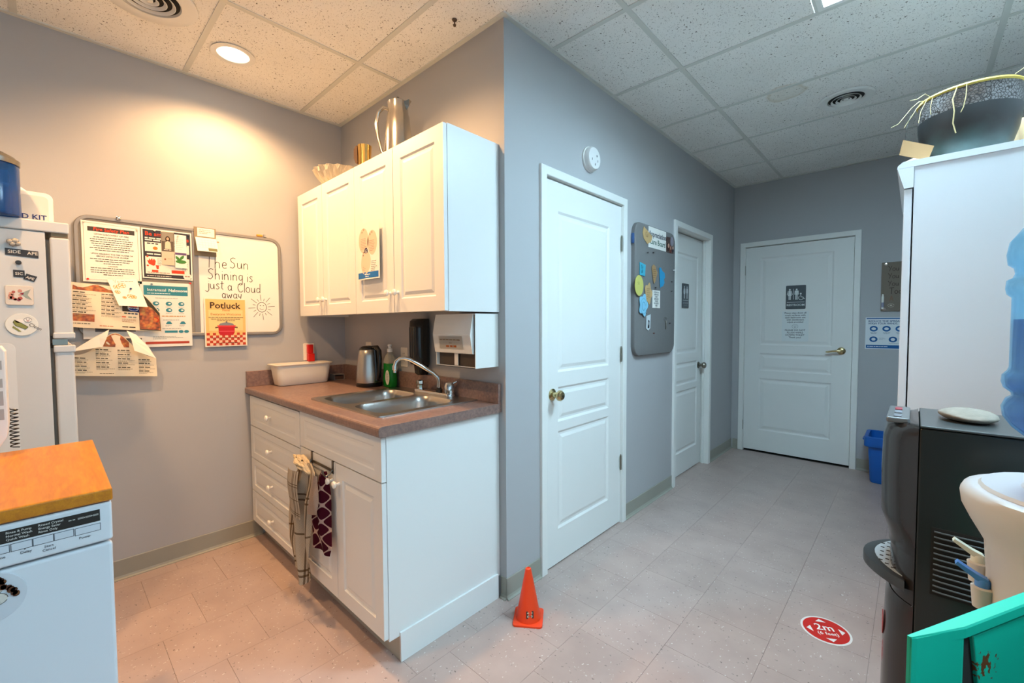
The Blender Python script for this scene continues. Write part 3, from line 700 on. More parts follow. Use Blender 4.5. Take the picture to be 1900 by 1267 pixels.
# countertop with a hole for the sink
t = thing('countertop', 'brown stone-look laminate countertop with raised back edge', 'countertop', (-2.17, 1.12, .885))
SX0, SX1, SY0, SY1 = -2.195, -1.552, .905, 1.375
CX0, CX1 = -2.945, -1.402
b = MB()
nose = [(.800+.012*(1-math.cos(a)), .913+.012*math.sin(a)) for a in [0, .5, 1.05, PI/2]]
b.prism([(SY0, .885), (SY0, .925)]+nose[::-1]+[(.800, .893), (.806, .885)], Vector((CX0, 0, 0)), Y, Z, X, CX1-CX0)
b.box(CX0, SX0, SY0, SY1, .885, .925); b.box(SX1, CX1, SY0, SY1, .885, .925); b.box(CX0, CX1, SY1, YK-.001, .885, .925)
b.build('worktop', M_LAM, t)
MB().box(CX0, CX1, YK-.022, YK-.001, .925, 1.018, .002).build('back_splash', M_LAM, t)
MB().box(CX0, CX0+.02, .806, YK-.022, .925, 1.018, .002).build('side_splash', M_LAM, t)

# sink
t = thing('sink', 'double bowl stainless steel sink set into the brown counter', 'sink', (-1.873, 1.15, .925))
b = bmesh.new()
def loop_edges(pts, z):
    v = [b.verts.new((p[0], p[1], z)) for p in pts]; e = [b.edges.new((v[i], v[(i+1) % len(v)])) for i in range(len(v))]; return v, e
ov, oe = loop_edges(rrect(.665, .545, .03, 6, -1.873, 1.153), .931)
bowls = [(-2.025, 1.118, .275, .405), (-1.716, 1.118, .270, .405)]
alle = list(oe); inn = []
for (cx, cy, bw, bh) in bowls:
    v, e = loop_edges(rrect(bw, bh, .065, 8, cx, cy), .931); alle += e; inn.append(v)
bmesh.ops.triangle_fill(b, edges=alle, use_beauty=True, normal=(0, 0, 1))
low = [b.verts.new((v.co.x*1.0+(v.co.x+1.873)*.002, v.co.y+(v.co.y-1.153)*.002, .9255)) for v in ov]
for i in range(len(ov)): b.faces.new((ov[i], ov[(i+1) % len(ov)], low[(i+1) % len(ov)], low[i]))
for (cx, cy, bw, bh), v0 in zip(bowls, inn):
    prev = v0
    for (ins, z) in ((.004, .926), (.010, .90), (.016, .80), (.026, .775), (.05, .764), (.10, .762)):
        cur = [b.verts.new((p[0], p[1], z)) for p in rrect(bw-2*ins, bh-2*ins, max(.02, .065-ins*.4), 8, cx, cy)]
        for i in range(len(cur)): b.faces.new((prev[i], prev[(i+1) % len(cur)], cur[(i+1) % len(cur)], cur[i]))
        prev = cur
    b.faces.new(prev)
bmesh.ops.recalc_face_normals(b, faces=b.faces)
q = MB(); q.bm.free(); q.bm = b; q.build('basin', M_STEEL, t, True, angle=35)
for (cx, cy, bw, bh) in bowls: MB().lathe([(.04, 0), (.038, .003), (.028, .001), (.001, .0005)], (cx, cy, .7622), 24).build('drain', M_CHROME, t, True)
# faucet
t = thing('faucet', 'chrome swivel faucet with two handles on the sink deck', 'faucet', (-1.84, 1.372, .931))
MB().prism(rrect(.315, .052, .025, 6, -1.842, 1.374), Vector((0, 0, .9315)), X, Y, Z, .016, bev=.005).build('base_plate', M_CHROME, t, True)
sp = [(-1.795, 1.372, .945), (-1.795, 1.372, 1.005), (-1.797, 1.366, 1.022), (-1.81, 1.348, 1.045), (-1.845, 1.296, 1.086), (-1.874, 1.252, 1.118), (-1.888, 1.230, 1.126), (-1.902, 1.210, 1.122), (-1.912, 1.195, 1.106), (-1.915, 1.190, 1.085)]
MB().tube(sp, [.011, .011, .011]+[.0105]*7, 14).build('spout', M_CHROME, t, True)
MB().lathe([(.0135, 0), (.0135, .022), (.009, .026), (.009, .036)], (-1.915, 1.190, 1.089), 18, -Z).build('aerator', M_CHROME, t, True)
MB().lathe([(.018, 0), (.018, .012), (.013, .016), (.013, .022)], (-1.795, 1.372, .947), 20).build('collar', M_DARK, t, True)
MB().lathe([(.024, 0), (.026, .012), (.025, .040), (.018, .054), (.004, .058)], (-1.712, 1.374, .947), 24).build('handle', M_CHROME, t, True)
MB().tube([(-1.712, 1.372, .985), (-1.700, 1.394, 1.000), (-1.690, 1.404, 1.006)], [.006, .005, .004], 10).build('handle_lever', M_CHROME, t, True)
MB().lathe([(.018, 0), (.017, .020), (.022, .028), (.022, .044), (.006, .048)], (-1.965, 1.374, .947), 8).build('handle', M_CHROME, t)

# ---------------- things on the counter
# white tub by the left wall
t = thing('plastic_tub', 'white rectangular plastic tub on the counter against the left wall', 'tub', (-2.852, 1.10, .925))
def rl(w, h, r, z, cx=-2.846, cy=1.092): return [(p[0], p[1], z) for p in rrect(w, h, r, 5, cx, cy)]
b = MB(); b.loft([rl(.115, .285, .03, .9255), rl(.128, .298, .035, .93), rl(.142, .315, .035, .99), rl(.150, .325, .03, 1.046), rl(.172, .352, .028, 1.052), rl(.172, .352, .028, 1.056), rl(.146, .320, .03, 1.056), rl(.134, .300, .03, .99), rl(.118, .285, .03, .935)])
b.build('tub_body', M_CREAM, t, True, angle=50)
# matchbox
t = thing('matchbox', 'small open matchbox on the counter between white tub and corner', 'box', (-2.86, 1.335, .925))
b = MB(); b.box(-2.905, -2.835, 1.30, 1.303, .9255, .962); b.box(-2.905, -2.835, 1.367, 1.37, .9255, .962); b.box(-2.905, -2.835, 1.303, 1.367, .9255, .928); b.box(-2.905, -2.835, 1.303, 1.367, .959, .962)
b.build('sleeve', mat('grey_card', '#9C9186', .7), t)
MB().box(-2.90, -2.84, 1.305, 1.365, .9285, .950).build('tray', mat('brown_card', '#6B4A35', .7), t)
# kettle
kx, ky = -2.41, 1.318
t = thing('kettle', 'stainless steel cordless kettle with black handle beside green soap', 'kettle', (kx, ky, .925))
MB().lathe([(.074, 0), (.076, .006), (.076, .020), (.070, .024)], (kx, ky, .9255), 36).build('power_base', M_BLACK, t, True)
MB().lathe([(.073, .0), (.074, .012), (.070, .08), (.062, .16), (.056, .192), (.050, .200)], (kx, ky, .949), 40, cap0=True).build('kettle_body', M_STEEL, t, True, angle=60)
MB().lathe([(.052, 0), (.050, .008), (.036, .018), (.012, .021), (.001, .0215)], (kx, ky, 1.148), 36).build('lid', M_BLACK, t, True)
hd = Vector((.985, .17, 0)); hd.normalize(); kc = Vector((kx, ky, 0))
MB().tube([kc+hd*.040+Z*1.158, kc+hd*.075+Z*1.160, kc+hd*.095+Z*1.140, kc+hd*.100+Z*1.09, kc+hd*.096+Z*1.03, kc+hd*.086+Z*.985, kc+hd*.070+Z*.968], [.012, .014, .014, .013, .012, .012, .011], 12).build('handle', M_BLACK, t, True)
MB().tube([kc+hd*.066+Z*.962, kc+hd*.062+Z*1.06, kc+hd*.054+Z*1.145], [.017, .016, .014], 12).build('water_gauge', M_BLACK, t, True)
sd = -hd; MB().loft([[kc+sd*.052+Vector((-sd.y, sd.x, 0))*.016+Z*1.09, kc+sd*.052-Vector((-sd.y, sd.x, 0))*.016+Z*1.09, kc+sd*.056+Z*1.075], [kc+sd*.078+Vector((-sd.y, sd.x, 0))*.012+Z*1.136, kc+sd*.078-Vector((-sd.y, sd.x, 0))*.012+Z*1.136, kc+sd*.070+Z*1.115], [kc+sd*.052+Vector((-sd.y, sd.x, 0))*.02+Z*1.142, kc+sd*.052-Vector((-sd.y, sd.x, 0))*.02+Z*1.142, kc+sd*.05+Z*1.13]]).build('spout', M_STEEL, t, True)
# dish soap
sx_, sy_ = -2.262, 1.372
t = thing('dish_soap_bottle', 'clear bottle of green dish soap beside the steel kettle', 'bottle', (sx_, sy_, .925))
def sl(w, h, z): return [(p[0], p[1], z) for p in rrect(w, h, min(w, h)*.45, 5, sx_, sy_)]
MB().loft([sl(.078, .045, .9255), sl(.092, .056, .932), sl(.096, .058, .975), sl(.088, .054, 1.03), sl(.088, .052, 1.068)]).build('soap_liquid', M_SOAP, t, True, angle=70)
MB().loft([sl(.089, .053, 1.0685), sl(.084, .05, 1.09), sl(.060, .042, 1.112), sl(.030, .030, 1.126), sl(.028, .028, 1.134)]).build('bottle_shoulder', M_SOAPCLEAR, t, True, angle=70)
MB().lathe([(.016, 0), (.016, .018), (.009, .022), (.008, .032), (.012, .034), (.012, .044), (.004, .046)], (sx_, sy_, 1.134), 20).build('push_cap', M_KNOB, t, True)
so = Sheet.flat((sx_-.010, sy_-.0295, .945), X, Z)
lb = MB().prism(ell(.022, .045, .021, .043, 24), Vector((sx_-.004, sy_-.0288, .942)), X, Z, -Y, .0012).build('bottle_label', mat('soap_label', '#D9DCC9', .5), t)
so = Sheet.flat((sx_-.004, sy_-.0288, .942), X, Z); so.para('#5C6354', .007, .070, .030, 8, .0065, .002, seed=3, center=True); so.done(lb, 'lettering', .0013)
# soap dispenser
t = thing('soap_dispenser', 'black pump soap dispenser mounted on the wall above the faucet', 'dispenser', (-1.98, YK, 1.10))
def dl(w, d_, z, cx=-1.979): return [(p[0], p[1], z) for p in rrect(w, d_, min(w, d_)*.42, 6, cx, YK-.002-d_/2)]
MB().loft([dl(.086, .070, 1.072), dl(.104, .090, 1.082), dl(.108, .096, 1.12), dl(.108, .096, 1.27), dl(.104, .092, 1.312), dl(.09, .075, 1.326)]).build('dispenser_body', mat('black_gloss', '#1B1A1A', .22, bump=.2, bscale=60), t, True, angle=50)
for k in range(3):
    xx = -1.998+k*.0195
    MB().box(xx-.003, xx+.003, YK-.1005, YK-.090, 1.11, 1.28, .002).build('rib', M_DARK, t)
MB().loft([dl(.048, .06, 1.020), dl(.062, .07, 1.030), dl(.070, .075, 1.0715)]).build('nozzle', M_BLACK, t, True, angle=50)
MB().box(-2.034, -2.031, YK-.06, YK-.05, 1.165, 1.177).build('level_window', M_KNOB, t)
# towel dispenser
t = thing('towel_dispenser', 'white folded paper towel dispenser on the wall near the corner', 'dispenser', (-1.56, YK, 1.10))
b = MB(); ya, yb = 1.288, YK-.002
b.box(-1.424, -1.420, ya, yb, 1.097, 1.342); b.box(-1.704, -1.700, ya, yb, 1.097, 1.342); b.box(-1.700, -1.424, ya, yb, 1.338, 1.342); b.box(-1.700, -1.424, yb-.004, yb, 1.097, 1.338); b.box(-1.700, -1.424, ya, ya+.003, 1.097, 1.103); b.box(-1.700, -1.424, ya, yb, 1.097, 1.100)
b.build('housing', M_TRIM, t)
MB().prism([(ya, 1.341), (ya-.010, 1.30), (ya-.019, 1.248), (ya-.006, 1.163), (ya+.004, 1.160), (ya+.004, 1.338)], Vector((-1.704, 0, 0)), Y, Z, X, .270).build('front_cover', M_TRIM, t)
MB().box(-1.700, -1.424, ya+.018, ya+.020, 1.103, 1.160).build('towel_slot', mat('slot_brown', '#4A3F36', .7), t)
MB().box(-1.573, -1.548, ya+.006, ya+.009, 1.104, 1.160).build('paper_towel', M_PAPER, t)
s = Sheet(lambda a, b_, o_: Vector((-1.68+a, ya-.0185+(1.248-(1.175+b_))/.085*.013-o_-.0016, 1.175+b_)))
lab = MB().grid(lambda u, v: s.fn(.02+u*.17, .005+v*.06, .0006), 2, 2, .0004).build('sticker', mat('sticker_clear', '#E2DED4', .4), t)
s.words('#8A7358', .028, .046, .15, .005, seed=5); s.words('#8A7358', .095, .032, .02, .003, seed=6); s.words('#A0582A', .070, .014, .075, .009, seed=7); s.done(lab, 'lettering', .0012)
# outlets and plug-in light
def outlet(x0, z0, axis, label, group=True):
    w_, h_ = .070, .114
    if axis == 'Y':
        t_ = thing('wall_outlet', label, 'outlet', (x0+w_/2, YK, z0+h_/2)); MB().prism(rrect(w_, h_, .006, 3, x0+w_/2, z0+h_/2), Vector((0, YK-.0005, 0)), X, Z, -Y, .005, bev=.002).build('cover_plate', M_CREAM, t_)
        for dz in (.030, .073):
            r_ = MB().prism(rrect(.033, .027, .010, 4, x0+w_/2, z0+dz+.005), Vector((0, YK-.005, 0)), X, Z, -Y, .0015).build('receptacle', M_CREAM, t_)
            for dx in (-.006, .006): MB().box(x0+w_/2+dx-.001, x0+w_/2+dx+.001, YK-.0072, YK-.0064, z0+dz+.002, z0+dz+.010).build('slot', M_DARK, r_)
    else:
        t_ = thing('wall_outlet', label, 'outlet', (XK, x0+w_/2, z0+h_/2)); MB().prism(rrect(w_, h_, .006, 3, x0+w_/2, z0+h_/2), Vector((XK+.0005, 0, 0)), Y, Z, X, .005, bev=.002).build('cover_plate', M_CREAM, t_)
        r_ = MB().prism(rrect(.033, .027, .010, 4, x0+w_/2, z0+.035), Vector((XK+.005, 0, 0)), Y, Z, X, .0015).build('receptacle', M_CREAM, t_)
    return t_
outlet(-2.648, 1.068, 'Y', 'cream wall outlet half hidden behind the steel kettle')
outlet(-2.235, 1.046, 'Y', 'cream wall outlet to the left of the black soap dispenser')
outlet(1.146, 1.060, 'X', 'cream wall outlet behind the white tub with a red plug in it')
t = thing('emergency_plug_light', 'bright red plug-in light standing out of the outlet above the white tub', 'plug', (XK, 1.18, 1.11))
M_RED = mat('red_plastic', '#C1170E', .35)
MB().box(XK+.0066, XK+.030, 1.164, 1.200, 1.108, 1.166, .003).build('upper_block', M_RED, t)
MB().box(XK+.0066, XK+.040, 1.164, 1.204, 1.055, 1.107, .003).build('lower_block', M_RED, t)

# ---------------- on top of the wall cabinet
gx, gy, gz = -2.610, 1.268, 2.116
t = thing('crystal_bowl', 'cut crystal bowl on top of the wall cabinet, left end', 'bowl', (gx, gy, gz))
fl = lambda i, h: 1+(.05 if (i+int(h*90)) % 4 < 2 else -.03)*(h > .02)
MB().lathe([(.060, 0), (.064, .004), (.088, .024), (.122, .056), (.144, .084), (.156, .110), (.153, .114), (.138, .088), (.114, .060), (.078, .032), (.02, .014)], (gx, gy, gz), 64, mod=fl).build('bowl_shell', M_CRYSTAL, t, False)
cx_, cy_, cz_ = -2.000, 1.285, 2.116
t = thing('carafe', 'tall polished steel carafe with loop handle on top of the wall cabinet', 'carafe', (cx_, cy_, cz_))
MB().lathe([(.070, 0), (.075, .006), (.074, .06), (.067, .17), (.057, .262), (.052, .275), (.051, .312), (.053, .330), (.045, .333), (.030, .345), (.006, .350)], (cx_, cy_, cz_), 40).build('carafe_body', mat('polished_steel', '#CFC8BC', .18, 1, noise=.08, nscale=30), t, True, angle=40)
sv = Vector((.80, .35, 0)).normalized(); cc = Vector((cx_, cy_, 0)); hv = Vector((-.74, -.52, 0)).normalized()
MB().loft([[cc+sv*.036+Vector((-sv.y, sv.x, 0))*.026+Z*(cz_+.318), cc+sv*.036-Vector((-sv.y, sv.x, 0))*.026+Z*(cz_+.318), cc+sv*.040+Z*(cz_+.275)], [cc+sv*.074+Vector((-sv.y, sv.x, 0))*.012+Z*(cz_+.334), cc+sv*.074-Vector((-sv.y, sv.x, 0))*.012+Z*(cz_+.334), cc+sv*.066+Z*(cz_+.306)]]).build('pouring_lip', _m['polished_steel'], t)
MB().tube([cc+hv*.046+Z*(cz_+.300), cc+hv*.078+Z*(cz_+.315), cc+hv*.108+Z*(cz_+.290), cc+hv*.120+Z*(cz_+.235), cc+hv*.112+Z*(cz_+.16), cc+hv*.094+Z*(cz_+.09), cc+hv*.072+Z*(cz_+.055)], [.008, .009, .009, .009, .009, .008, .008], 12).build('handle', _m['polished_steel'], t, True)
MB().ball(cc+Z*(cz_+.356)-sv*.0, .008).build('lid_thumb_knob', M_DARK, t, True)
gx2, gy2 = -2.160, 1.180
t = thing('brass_mug', 'small brass mug with a dark patterned side beside the steel carafe', 'mug', (gx2, gy2, 2.116))
MB().lathe([(.030, 0), (.034, .004), (.033, .07), (.036, .125), (.0345, .125), (.031, .07), (.03, .008)], (gx2, gy2, 2.116), 28).build('mug_body', mat('brass_gold', '#D9B26A', .22, 1), t, True)
q = Vector((-.79, -.6, 0)).normalized(); gc = Vector((gx2, gy2, 2.116))
MB().prism([(.0, .03), (.012, .034), (.020, .06), (.020, .105), (.010, .122), (0, .124)], gc+q*.0335-Vector((-q.y, q.x, 0))*.016, q, Z, Vector((-q.y, q.x, 0)), .032).build('mug_handle', mat('carved_brown', '#4A3018', .5, noise=.5, nscale=120), t)
# paper on cabinet door
PO = (-2.100, YU-.0135, 1.520)
t = thing('door_flyer', 'white flyer with peach petal diagram taped on the wall cabinet door', 'flyer', PO)
s = Sheet.flat(PO, X, Z, bend=lambda a, b_: .010*max(0, (b_-.04)/.25-1)*0+.008*math.sin(a*14)*max(0, 1-b_/.10)+.004)
s.body('paper', .215, .280, M_PAPER, t, 8, 8)
for (cx, cy, a_, b_) in ((.065, .195, .048, .062), (.148, .178, .045, .060), (.085, .085, .048, .060)):
    s.disc('#E3C4AD', cx, cy, a_, b_, 1, 28); s.para('#A68F80', cx-.028, cy+.008, .055, 7, .008, .0025, seed=int(cx*999), lay=2)
s.disc('#2C2A50', .088, .142, .016, lay=2); s.text('#F2EFE8', 'G', .022, .088, .134, 'CENTER', True, 3)
for st, a_, b_ in (('P', .052, .232), ('O', .068, .244), ('E', .130, .215), ('O', .148, .222), ('N', .060, .118), ('O', .088, .122)): s.text('#2E2A2A', st, .015, a_, b_, 'CENTER', True, 3)
s.rect('#1E6BB4', .008, .006, .198, .030, 1, 6); s.words('#E8EEF4', .085, .022, .05, .004, lay=2); s.words('#E8EEF4', .088, .012, .04, .004, lay=2, seed=4)
s.para('#7A7570', .140, .085, .055, 6, .009, .003, seed=9, lay=2)
s.done(t, 'lettering')

# ---------------- towels on the over-door hanger
t = thing('towel_hanger', 'grey metal over-door hook rack on the sink cabinet door', 'hook', (-1.93, YB0, .70))
M_HOOK = mat('hook_metal', '#6B6660', .35, .8)
for x in (-2.035, -1.820):
    b = MB(); b.box(x-.008, x+.008, YB0-.003, YB0-.0006, .655, .7095); b.box(x-.008, x+.008, YB0-.003, YB0+.022, .7078, .7098); b.build('strap', M_HOOK, t)
    MB().tube([(x, YB0-.004, .672), (x, YB0-.016, .656), (x, YB0-.034, .650), (x, YB0-.044, .664), (x, YB0-.046, .680)], .0042, 8).build('hook', M_HOOK, t, True)
MB().box(-2.043, -1.812, YB0-.0042, YB0-.003, .662, .674).build('cross_bar', M_HOOK, t)
def drape(prof, Yc, depth, folds, seed):
    """prof: (z, x_left, x_right) from top to bottom; closed folded cloth body"""
    r = random.Random(seed); loops = []
    n = 22
    def ip(z):
        for k in range(len(prof)-1):
            if prof[k][0] >= z >= prof[k+1][0]:
                q_ = (prof[k][0]-z)/(prof[k][0]-prof[k+1][0]); return [prof[k][i]+(prof[k+1][i]-prof[k][i])*q_ for i in (1, 2)]
        return prof[-1][1:]
    return ip
def towel(name, label, prof, Yb, depth, folds, m, seed, ph=0, nz=36, nx=28, extra=None, hem=None):
    t_ = thing(name, label, 'towel', ((prof[0][1]+prof[0][2])/2, Yb, prof[0][0])); ip = drape(prof, 0, 0, 0, seed)
    z0, z1 = prof[0][0], prof[-1][0]; rr = random.Random(seed)
    def fn(u, v):
        z = z0+(z1-z0)*v; a, c_ = ip(z); x = a+(c_-a)*u
        amp = depth*(.25+.75*min(1, v*3))
        y = Yb-.010-amp*(.5+.5*math.sin(folds*2*PI*u+ph+1.5*math.sin(v*4)))-.018*math.sin(PI*u)
        x += .006*math.sin(v*9+u*5); zz = z+(hem(u) if hem else 0)*v**3
        return Vector((x, y, zz))
    bdy = MB().grid(fn, nx, nz, -.004, uv=True).build('cloth', m, t_, True, angle=80)
    return t_, fn
p1 = [(.672, -2.072, -1.965), (.640, -2.115, -1.925), (.58, -2.145, -1.925), (.50, -2.170, -1.955), (.42, -2.185, -1.965), (.33, -2.200, -1.965), (.26, -2.205, -1.970), (.20, -2.165, -1.975), (.15, -2.135, -1.985), (.13, -2.12, -1.995)]
t, fn1 = towel('dish_towel', 'tan and grey striped dish towel hanging knotted from the left hook', p1, YB0-.012, .030, 2.3, M_STRIPE, 3, hem=lambda u: .03*math.sin(u*7))
b = bmesh.new(); bmesh.ops.create_icosphere(b, subdivisions=5, radius=1)
from mathutils import noise as nz_
for v in b.verts:
    p = v.co.copy(); x = p.x; d_ = 1+.45*nz_.noise(Vector((p.x*1.2, p.y*4.5, p.z*4.5)))+.15*nz_.noise(p*9)
    tp = max(.12, 1-.75*max(0, -x))
    v.co = Vector((-2.065+x*.098, .783+p.y*.026*d_*tp, .664-.012*x-.022*max(0, x)**2+p.z*.024*d_*tp+.012*nz_.noise(Vector((x*3, 0, 2)))))
q = MB(); q.bm.free(); q.bm = b; q.build('gathered_end', mat('tan_cloth', '#C4B193', .95, spec=.1, noise=.25, nscale=90), t, True, angle=80)
MB().grid(lambda u, v: Vector((-2.118+.115*u-.01*v, YB0-.075-.014*math.sin(PI*u)-.006*math.sin(v*5), .640-.195*v-.03*u*v)), 10, 12, -.004, uv=True).build('folded_flap', M_STRIPE, t, True)
p2 = [(.668, -1.872, -1.826), (.64, -1.895, -1.818), (.58, -1.915, -1.806), (.50, -1.935, -1.800), (.42, -1.955, -1.790), (.36, -1.955, -1.775), (.318, -1.950, -1.79)]
t, fn2 = towel('dish_towel', 'burgundy lattice dish towel hanging from the right hook', p2, YB0-.010, .022, 1.4, M_BURG, 5, ph=1.0)
def flap(u, v):
    a = fn2(.0+.78*u*(1-.15*v*v), .04+.56*v); a.y = min(a.y-.010, YB0-.060)-.006*math.sin(u*3.2); a.z += .03*u*v; return a
MB().grid(flap, 12, 16, -.003).build('terry_back', M_TERRY, t, True, label='plain beige terry reverse folded over')

# ================================================================= LEFT WALL BOARD
BO = Vector((XK+.0005, .10, 1.238)); BW, BH = .918, .594
t = thing('combination_board', 'grey framed board, half cork and half whiteboard, on the left wall', 'board', (XK, .56, 1.53))
MB().prism(rrect(BW, BH, .06, 8, BW/2, BH/2), BO, Y, Z, X, .010).build('backing', M_DARK, t)
b = bmesh.new(); fo = rrect(BW, BH, .06, 8, BW/2, BH/2); fi = rrect(BW-.036, BH-.036, .045, 8, BW/2, BH/2)
A = [[b.verts.new(BO+Y*p[0]+Z*p[1]+X*h) for p in L] for L, h in ((fo, .004), (fo, .015), (rrect(BW-.006, BH-.006, .058, 8, BW/2, BH/2), .018), (rrect(BW-.03, BH-.03, .047, 8, BW/2, BH/2), .018), (fi, .015), (fi, .0095))]
for k in range(5):
    for i in range(len(fo)): b.faces.new((A[k][i], A[k][(i+1) % len(fo)], A[k+1][(i+1) % len(fo)], A[k+1][i]))
bmesh.ops.recalc_face_normals(b, faces=b.faces); q = MB(); q.bm.free(); q.bm = b; q.build('frame', mat('frame_grey', '#8D8984', .4, .3), t, True)
def half(y0, y1, left):
    P = rrect(BW-.036, BH-.036, .045, 8, BW/2, BH/2); return [(min(max(p[0], y0), y1), p[1]) for p in P]
MB().prism(half(.018, .462, True), BO, Y, Z, X, .0125).build('cork_panel', M_CORK, t)
MB().prism(half(.488, .9, False), BO, Y, Z, X, .0125).build('whiteboard_panel', mat('whiteboard_gloss', '#E9E6DE', .18), t)
MB().box(XK+.0105, XK+.0165, .562, .588, 1.256, 1.814).build('divider', _m['frame_grey'], t)
wb = Sheet.flat((XK+.0125, .60, 1.24), Y, Z)
INK = '#3A332E'
for st, a, b_, sz in (('The', .020, .383, .064), ('Sun', .138, .388, .062), ('Shining', .028, .318, .060), ('is', .224, .314, .058), ('just', .022, .262, .054), ('a', .124, .257, .054), ('Cloud', .174, .250, .056), ('away', .094, .212, .050)):
    wb.hand(INK, st, sz, a, b_, .0034, xs=1.02 if st in ('The', 'Sun') else .98)
sc = (.302, .165)
wb.line(INK, [(sc[0]+.026*math.cos(a), sc[1]+.030*math.sin(a)) for a in [k*.35 for k in range(19)]], .003)
wb.line(INK, [(sc[0]+.012*math.cos(a), sc[1]-.002+.012*math.sin(a)) for a in [3.5+k*.3 for k in range(8)]], .002); wb.disc(INK, sc[0]-.008, sc[1]+.010, .003); wb.disc(INK, sc[0]+.009, sc[1]+.010, .003)
for k in range(16):
    a = 2*PI*k/16+.1; r0, r1 = .036, (.074 if k % 2 == 0 else .052)
    wb.line(INK, [(sc[0]+r0*math.cos(a), sc[1]+r0*1.1*math.sin(a)), (sc[0]+r1*math.cos(a), sc[1]+r1*1.05*math.sin(a))], .0025)
wb.rect('#B9845A', .034, .528, .055, .006)
wb.done(t, 'handwriting', .0002)
# clips on the frame
t = thing('clip_magnet', 'small silver clip on the top edge of the grey framed board', 'clip', (XK+.018, .262, 1.832))
MB().lathe([(.010, 0), (.010, .006), (.006, .010), (.001, .0105)], (XK+.0185, .262, 1.832), 16, X).build('clip_head', M_CHROME, t, True); MB().box(XK+.012, XK+.018, .255, .269, 1.833, 1.842).build('clip_tab', M_CHROME, t)
t = thing('marker_stub', 'orange marker stub and grey clip lying on the whiteboard top edge', 'marker', (XK+.012, .905, 1.838))
MB().lathe([(.007, 0), (.007, .028), (.004, .032)], (XK+.012, .885, 1.8400), 12, Y).build('marker_barrel', mat('orange_marker', '#D9993A', .4), t, True); MB().box(XK+.006, XK+.020, .922, .938, 1.833, 1.850, .001).build('clip', M_STEEL, t)

def wall_paper(name, label, y0, z0, w, h, lift, nu=1, nv=1, bend=None, m=None, cat='poster'):
    O_ = (XK+lift, y0, z0); t_ = thing(name, label, cat, O_); s_ = Sheet.flat(O_, Y, Z, bend); s_.body('paper', w, h, m or M_PAPER, t_, nu, nv); return t_, s_
L0 = .0186
# fire safety plan
w, h = .216, .293
t, s = wall_paper('fire_safety_notice', 'laminated Fire Safety Plan notice at the top left of the cork panel', .126, 1.510, w, h, L0)
s.rect('#3F3A36', .022, h-.048, w-.044, .022); s.text('#E2482A', 'Fire Safety Plan', .0215, w/2, h-.044, 'CENTER', True, 3)
DK = '#4A443E'
s.text(DK, 'UPON DISCOVERY OF FIRE', .0105, w/2, h-.064, 'CENTER', True)
s.para(DK, .022, h-.076, w-.044, 7, .0105, .0032, seed=21, center=True)
s.text(DK, 'UPON HEARING THE FIRE ALARM OR', .0092, w/2, h-.158, 'CENTER', True); s.text(DK, 'SMOKE DETECTOR ALARM', .0098, w/2, h-.170, 'CENTER', True)
s.para(DK, .026, h-.182, w-.052, 3, .0105, .0032, seed=22, center=True); s.text(DK, 'CAUTION', .008, w/2, h-.216, 'CENTER', True); s.para(DK, .026, h-.226, w-.052, 4, .0105, .0032, seed=23, center=True)
s.line('#8A8278', [(.008, .012), (.008, h-.008), (w-.010, h-.012), (w-.010, .010), (.008, .012)], .0012)
s.done(t, 'lettering')
# sharps poster
w, h = .212, .258
t, s = wall_paper('sharps_poster', 'navy bordered poster with red title beside the fire notice', .346, 1.543, w, h, L0)
NV = '#2F3038'; RD = '#D8401F'
s.rect(NV, .006, .006, w-.012, h-.012); PP = '#E2DDD4'
s.text(RD, 'Be smart', .028, .014, h-.036, 'LEFT', True, 3); s.text(RD, 'sharps', .028, w-.012, h-.050, 'RIGHT', True, 3)
s.words('#E8E4DC', .014, h-.052, .10, .006, seed=1); s.words('#E8E4DC', .014, h-.062, .09, .006, seed=2)
s.rect(PP, .013, h-.118, .085, .048, 2); s.words(NV, .022, h-.080, .045, .006, 3, 4); s.disc('#E0762C', .055, h-.100, .010, .009, 3); s.rect(PP, .128, h-.118, .072, .048, 2); s.line('#E0762C', [(.15, h-.110), (.16, h-.098), (.172, h-.104), (.18, h-.112)], .008, 3); s.line(NV, [(.135, h-.080), (.19, h-.074)], .005, 3)
s.words('#E8E4DC', .02, h-.134, .12, .006, seed=6)
s.rect(PP, .013, .024, w-.026, h-.168, 2)
s.poly(RD, [(.026+.0*k, .075) for k in (0,)]+[(.045, .066), (.052, .070), (.055, .092), (.048, .103), (.043, .094), (.040, .106), (.034, .095), (.029, .104), (.027, .092), (.020, .094)], 3)
s.disc(RD, .022, .113, .0045, lay=3); s.disc(RD, .022, .066, .0045, lay=3); s.rect(RD, .038, .034, .026, .011, 3); s.poly(RD, [(.058, .05), (.066, .05), (.068, .07), (.054, .07)], 3); s.rect(RD, .120, .032, .056, .017, 3)
s.para('#6E6A64', .062, .104, .028, 7, .006, .002, 3, 31); s.para('#6E6A64', .165, .104, .028, 10, .006, .002, 3, 32); s.para('#8A4A38', .02, .030, .15, 1, .006, .003, 3, 33)
s.words('#C9C5BE', .018, .012, .10, .0035, 2, 8); s.disc('#E6D9D2', w-.024, .020, .018, lay=3); s.words('#7A4A40', w-.035, .018, .022, .004, 4, 8)
s.done(t, 'lettering')
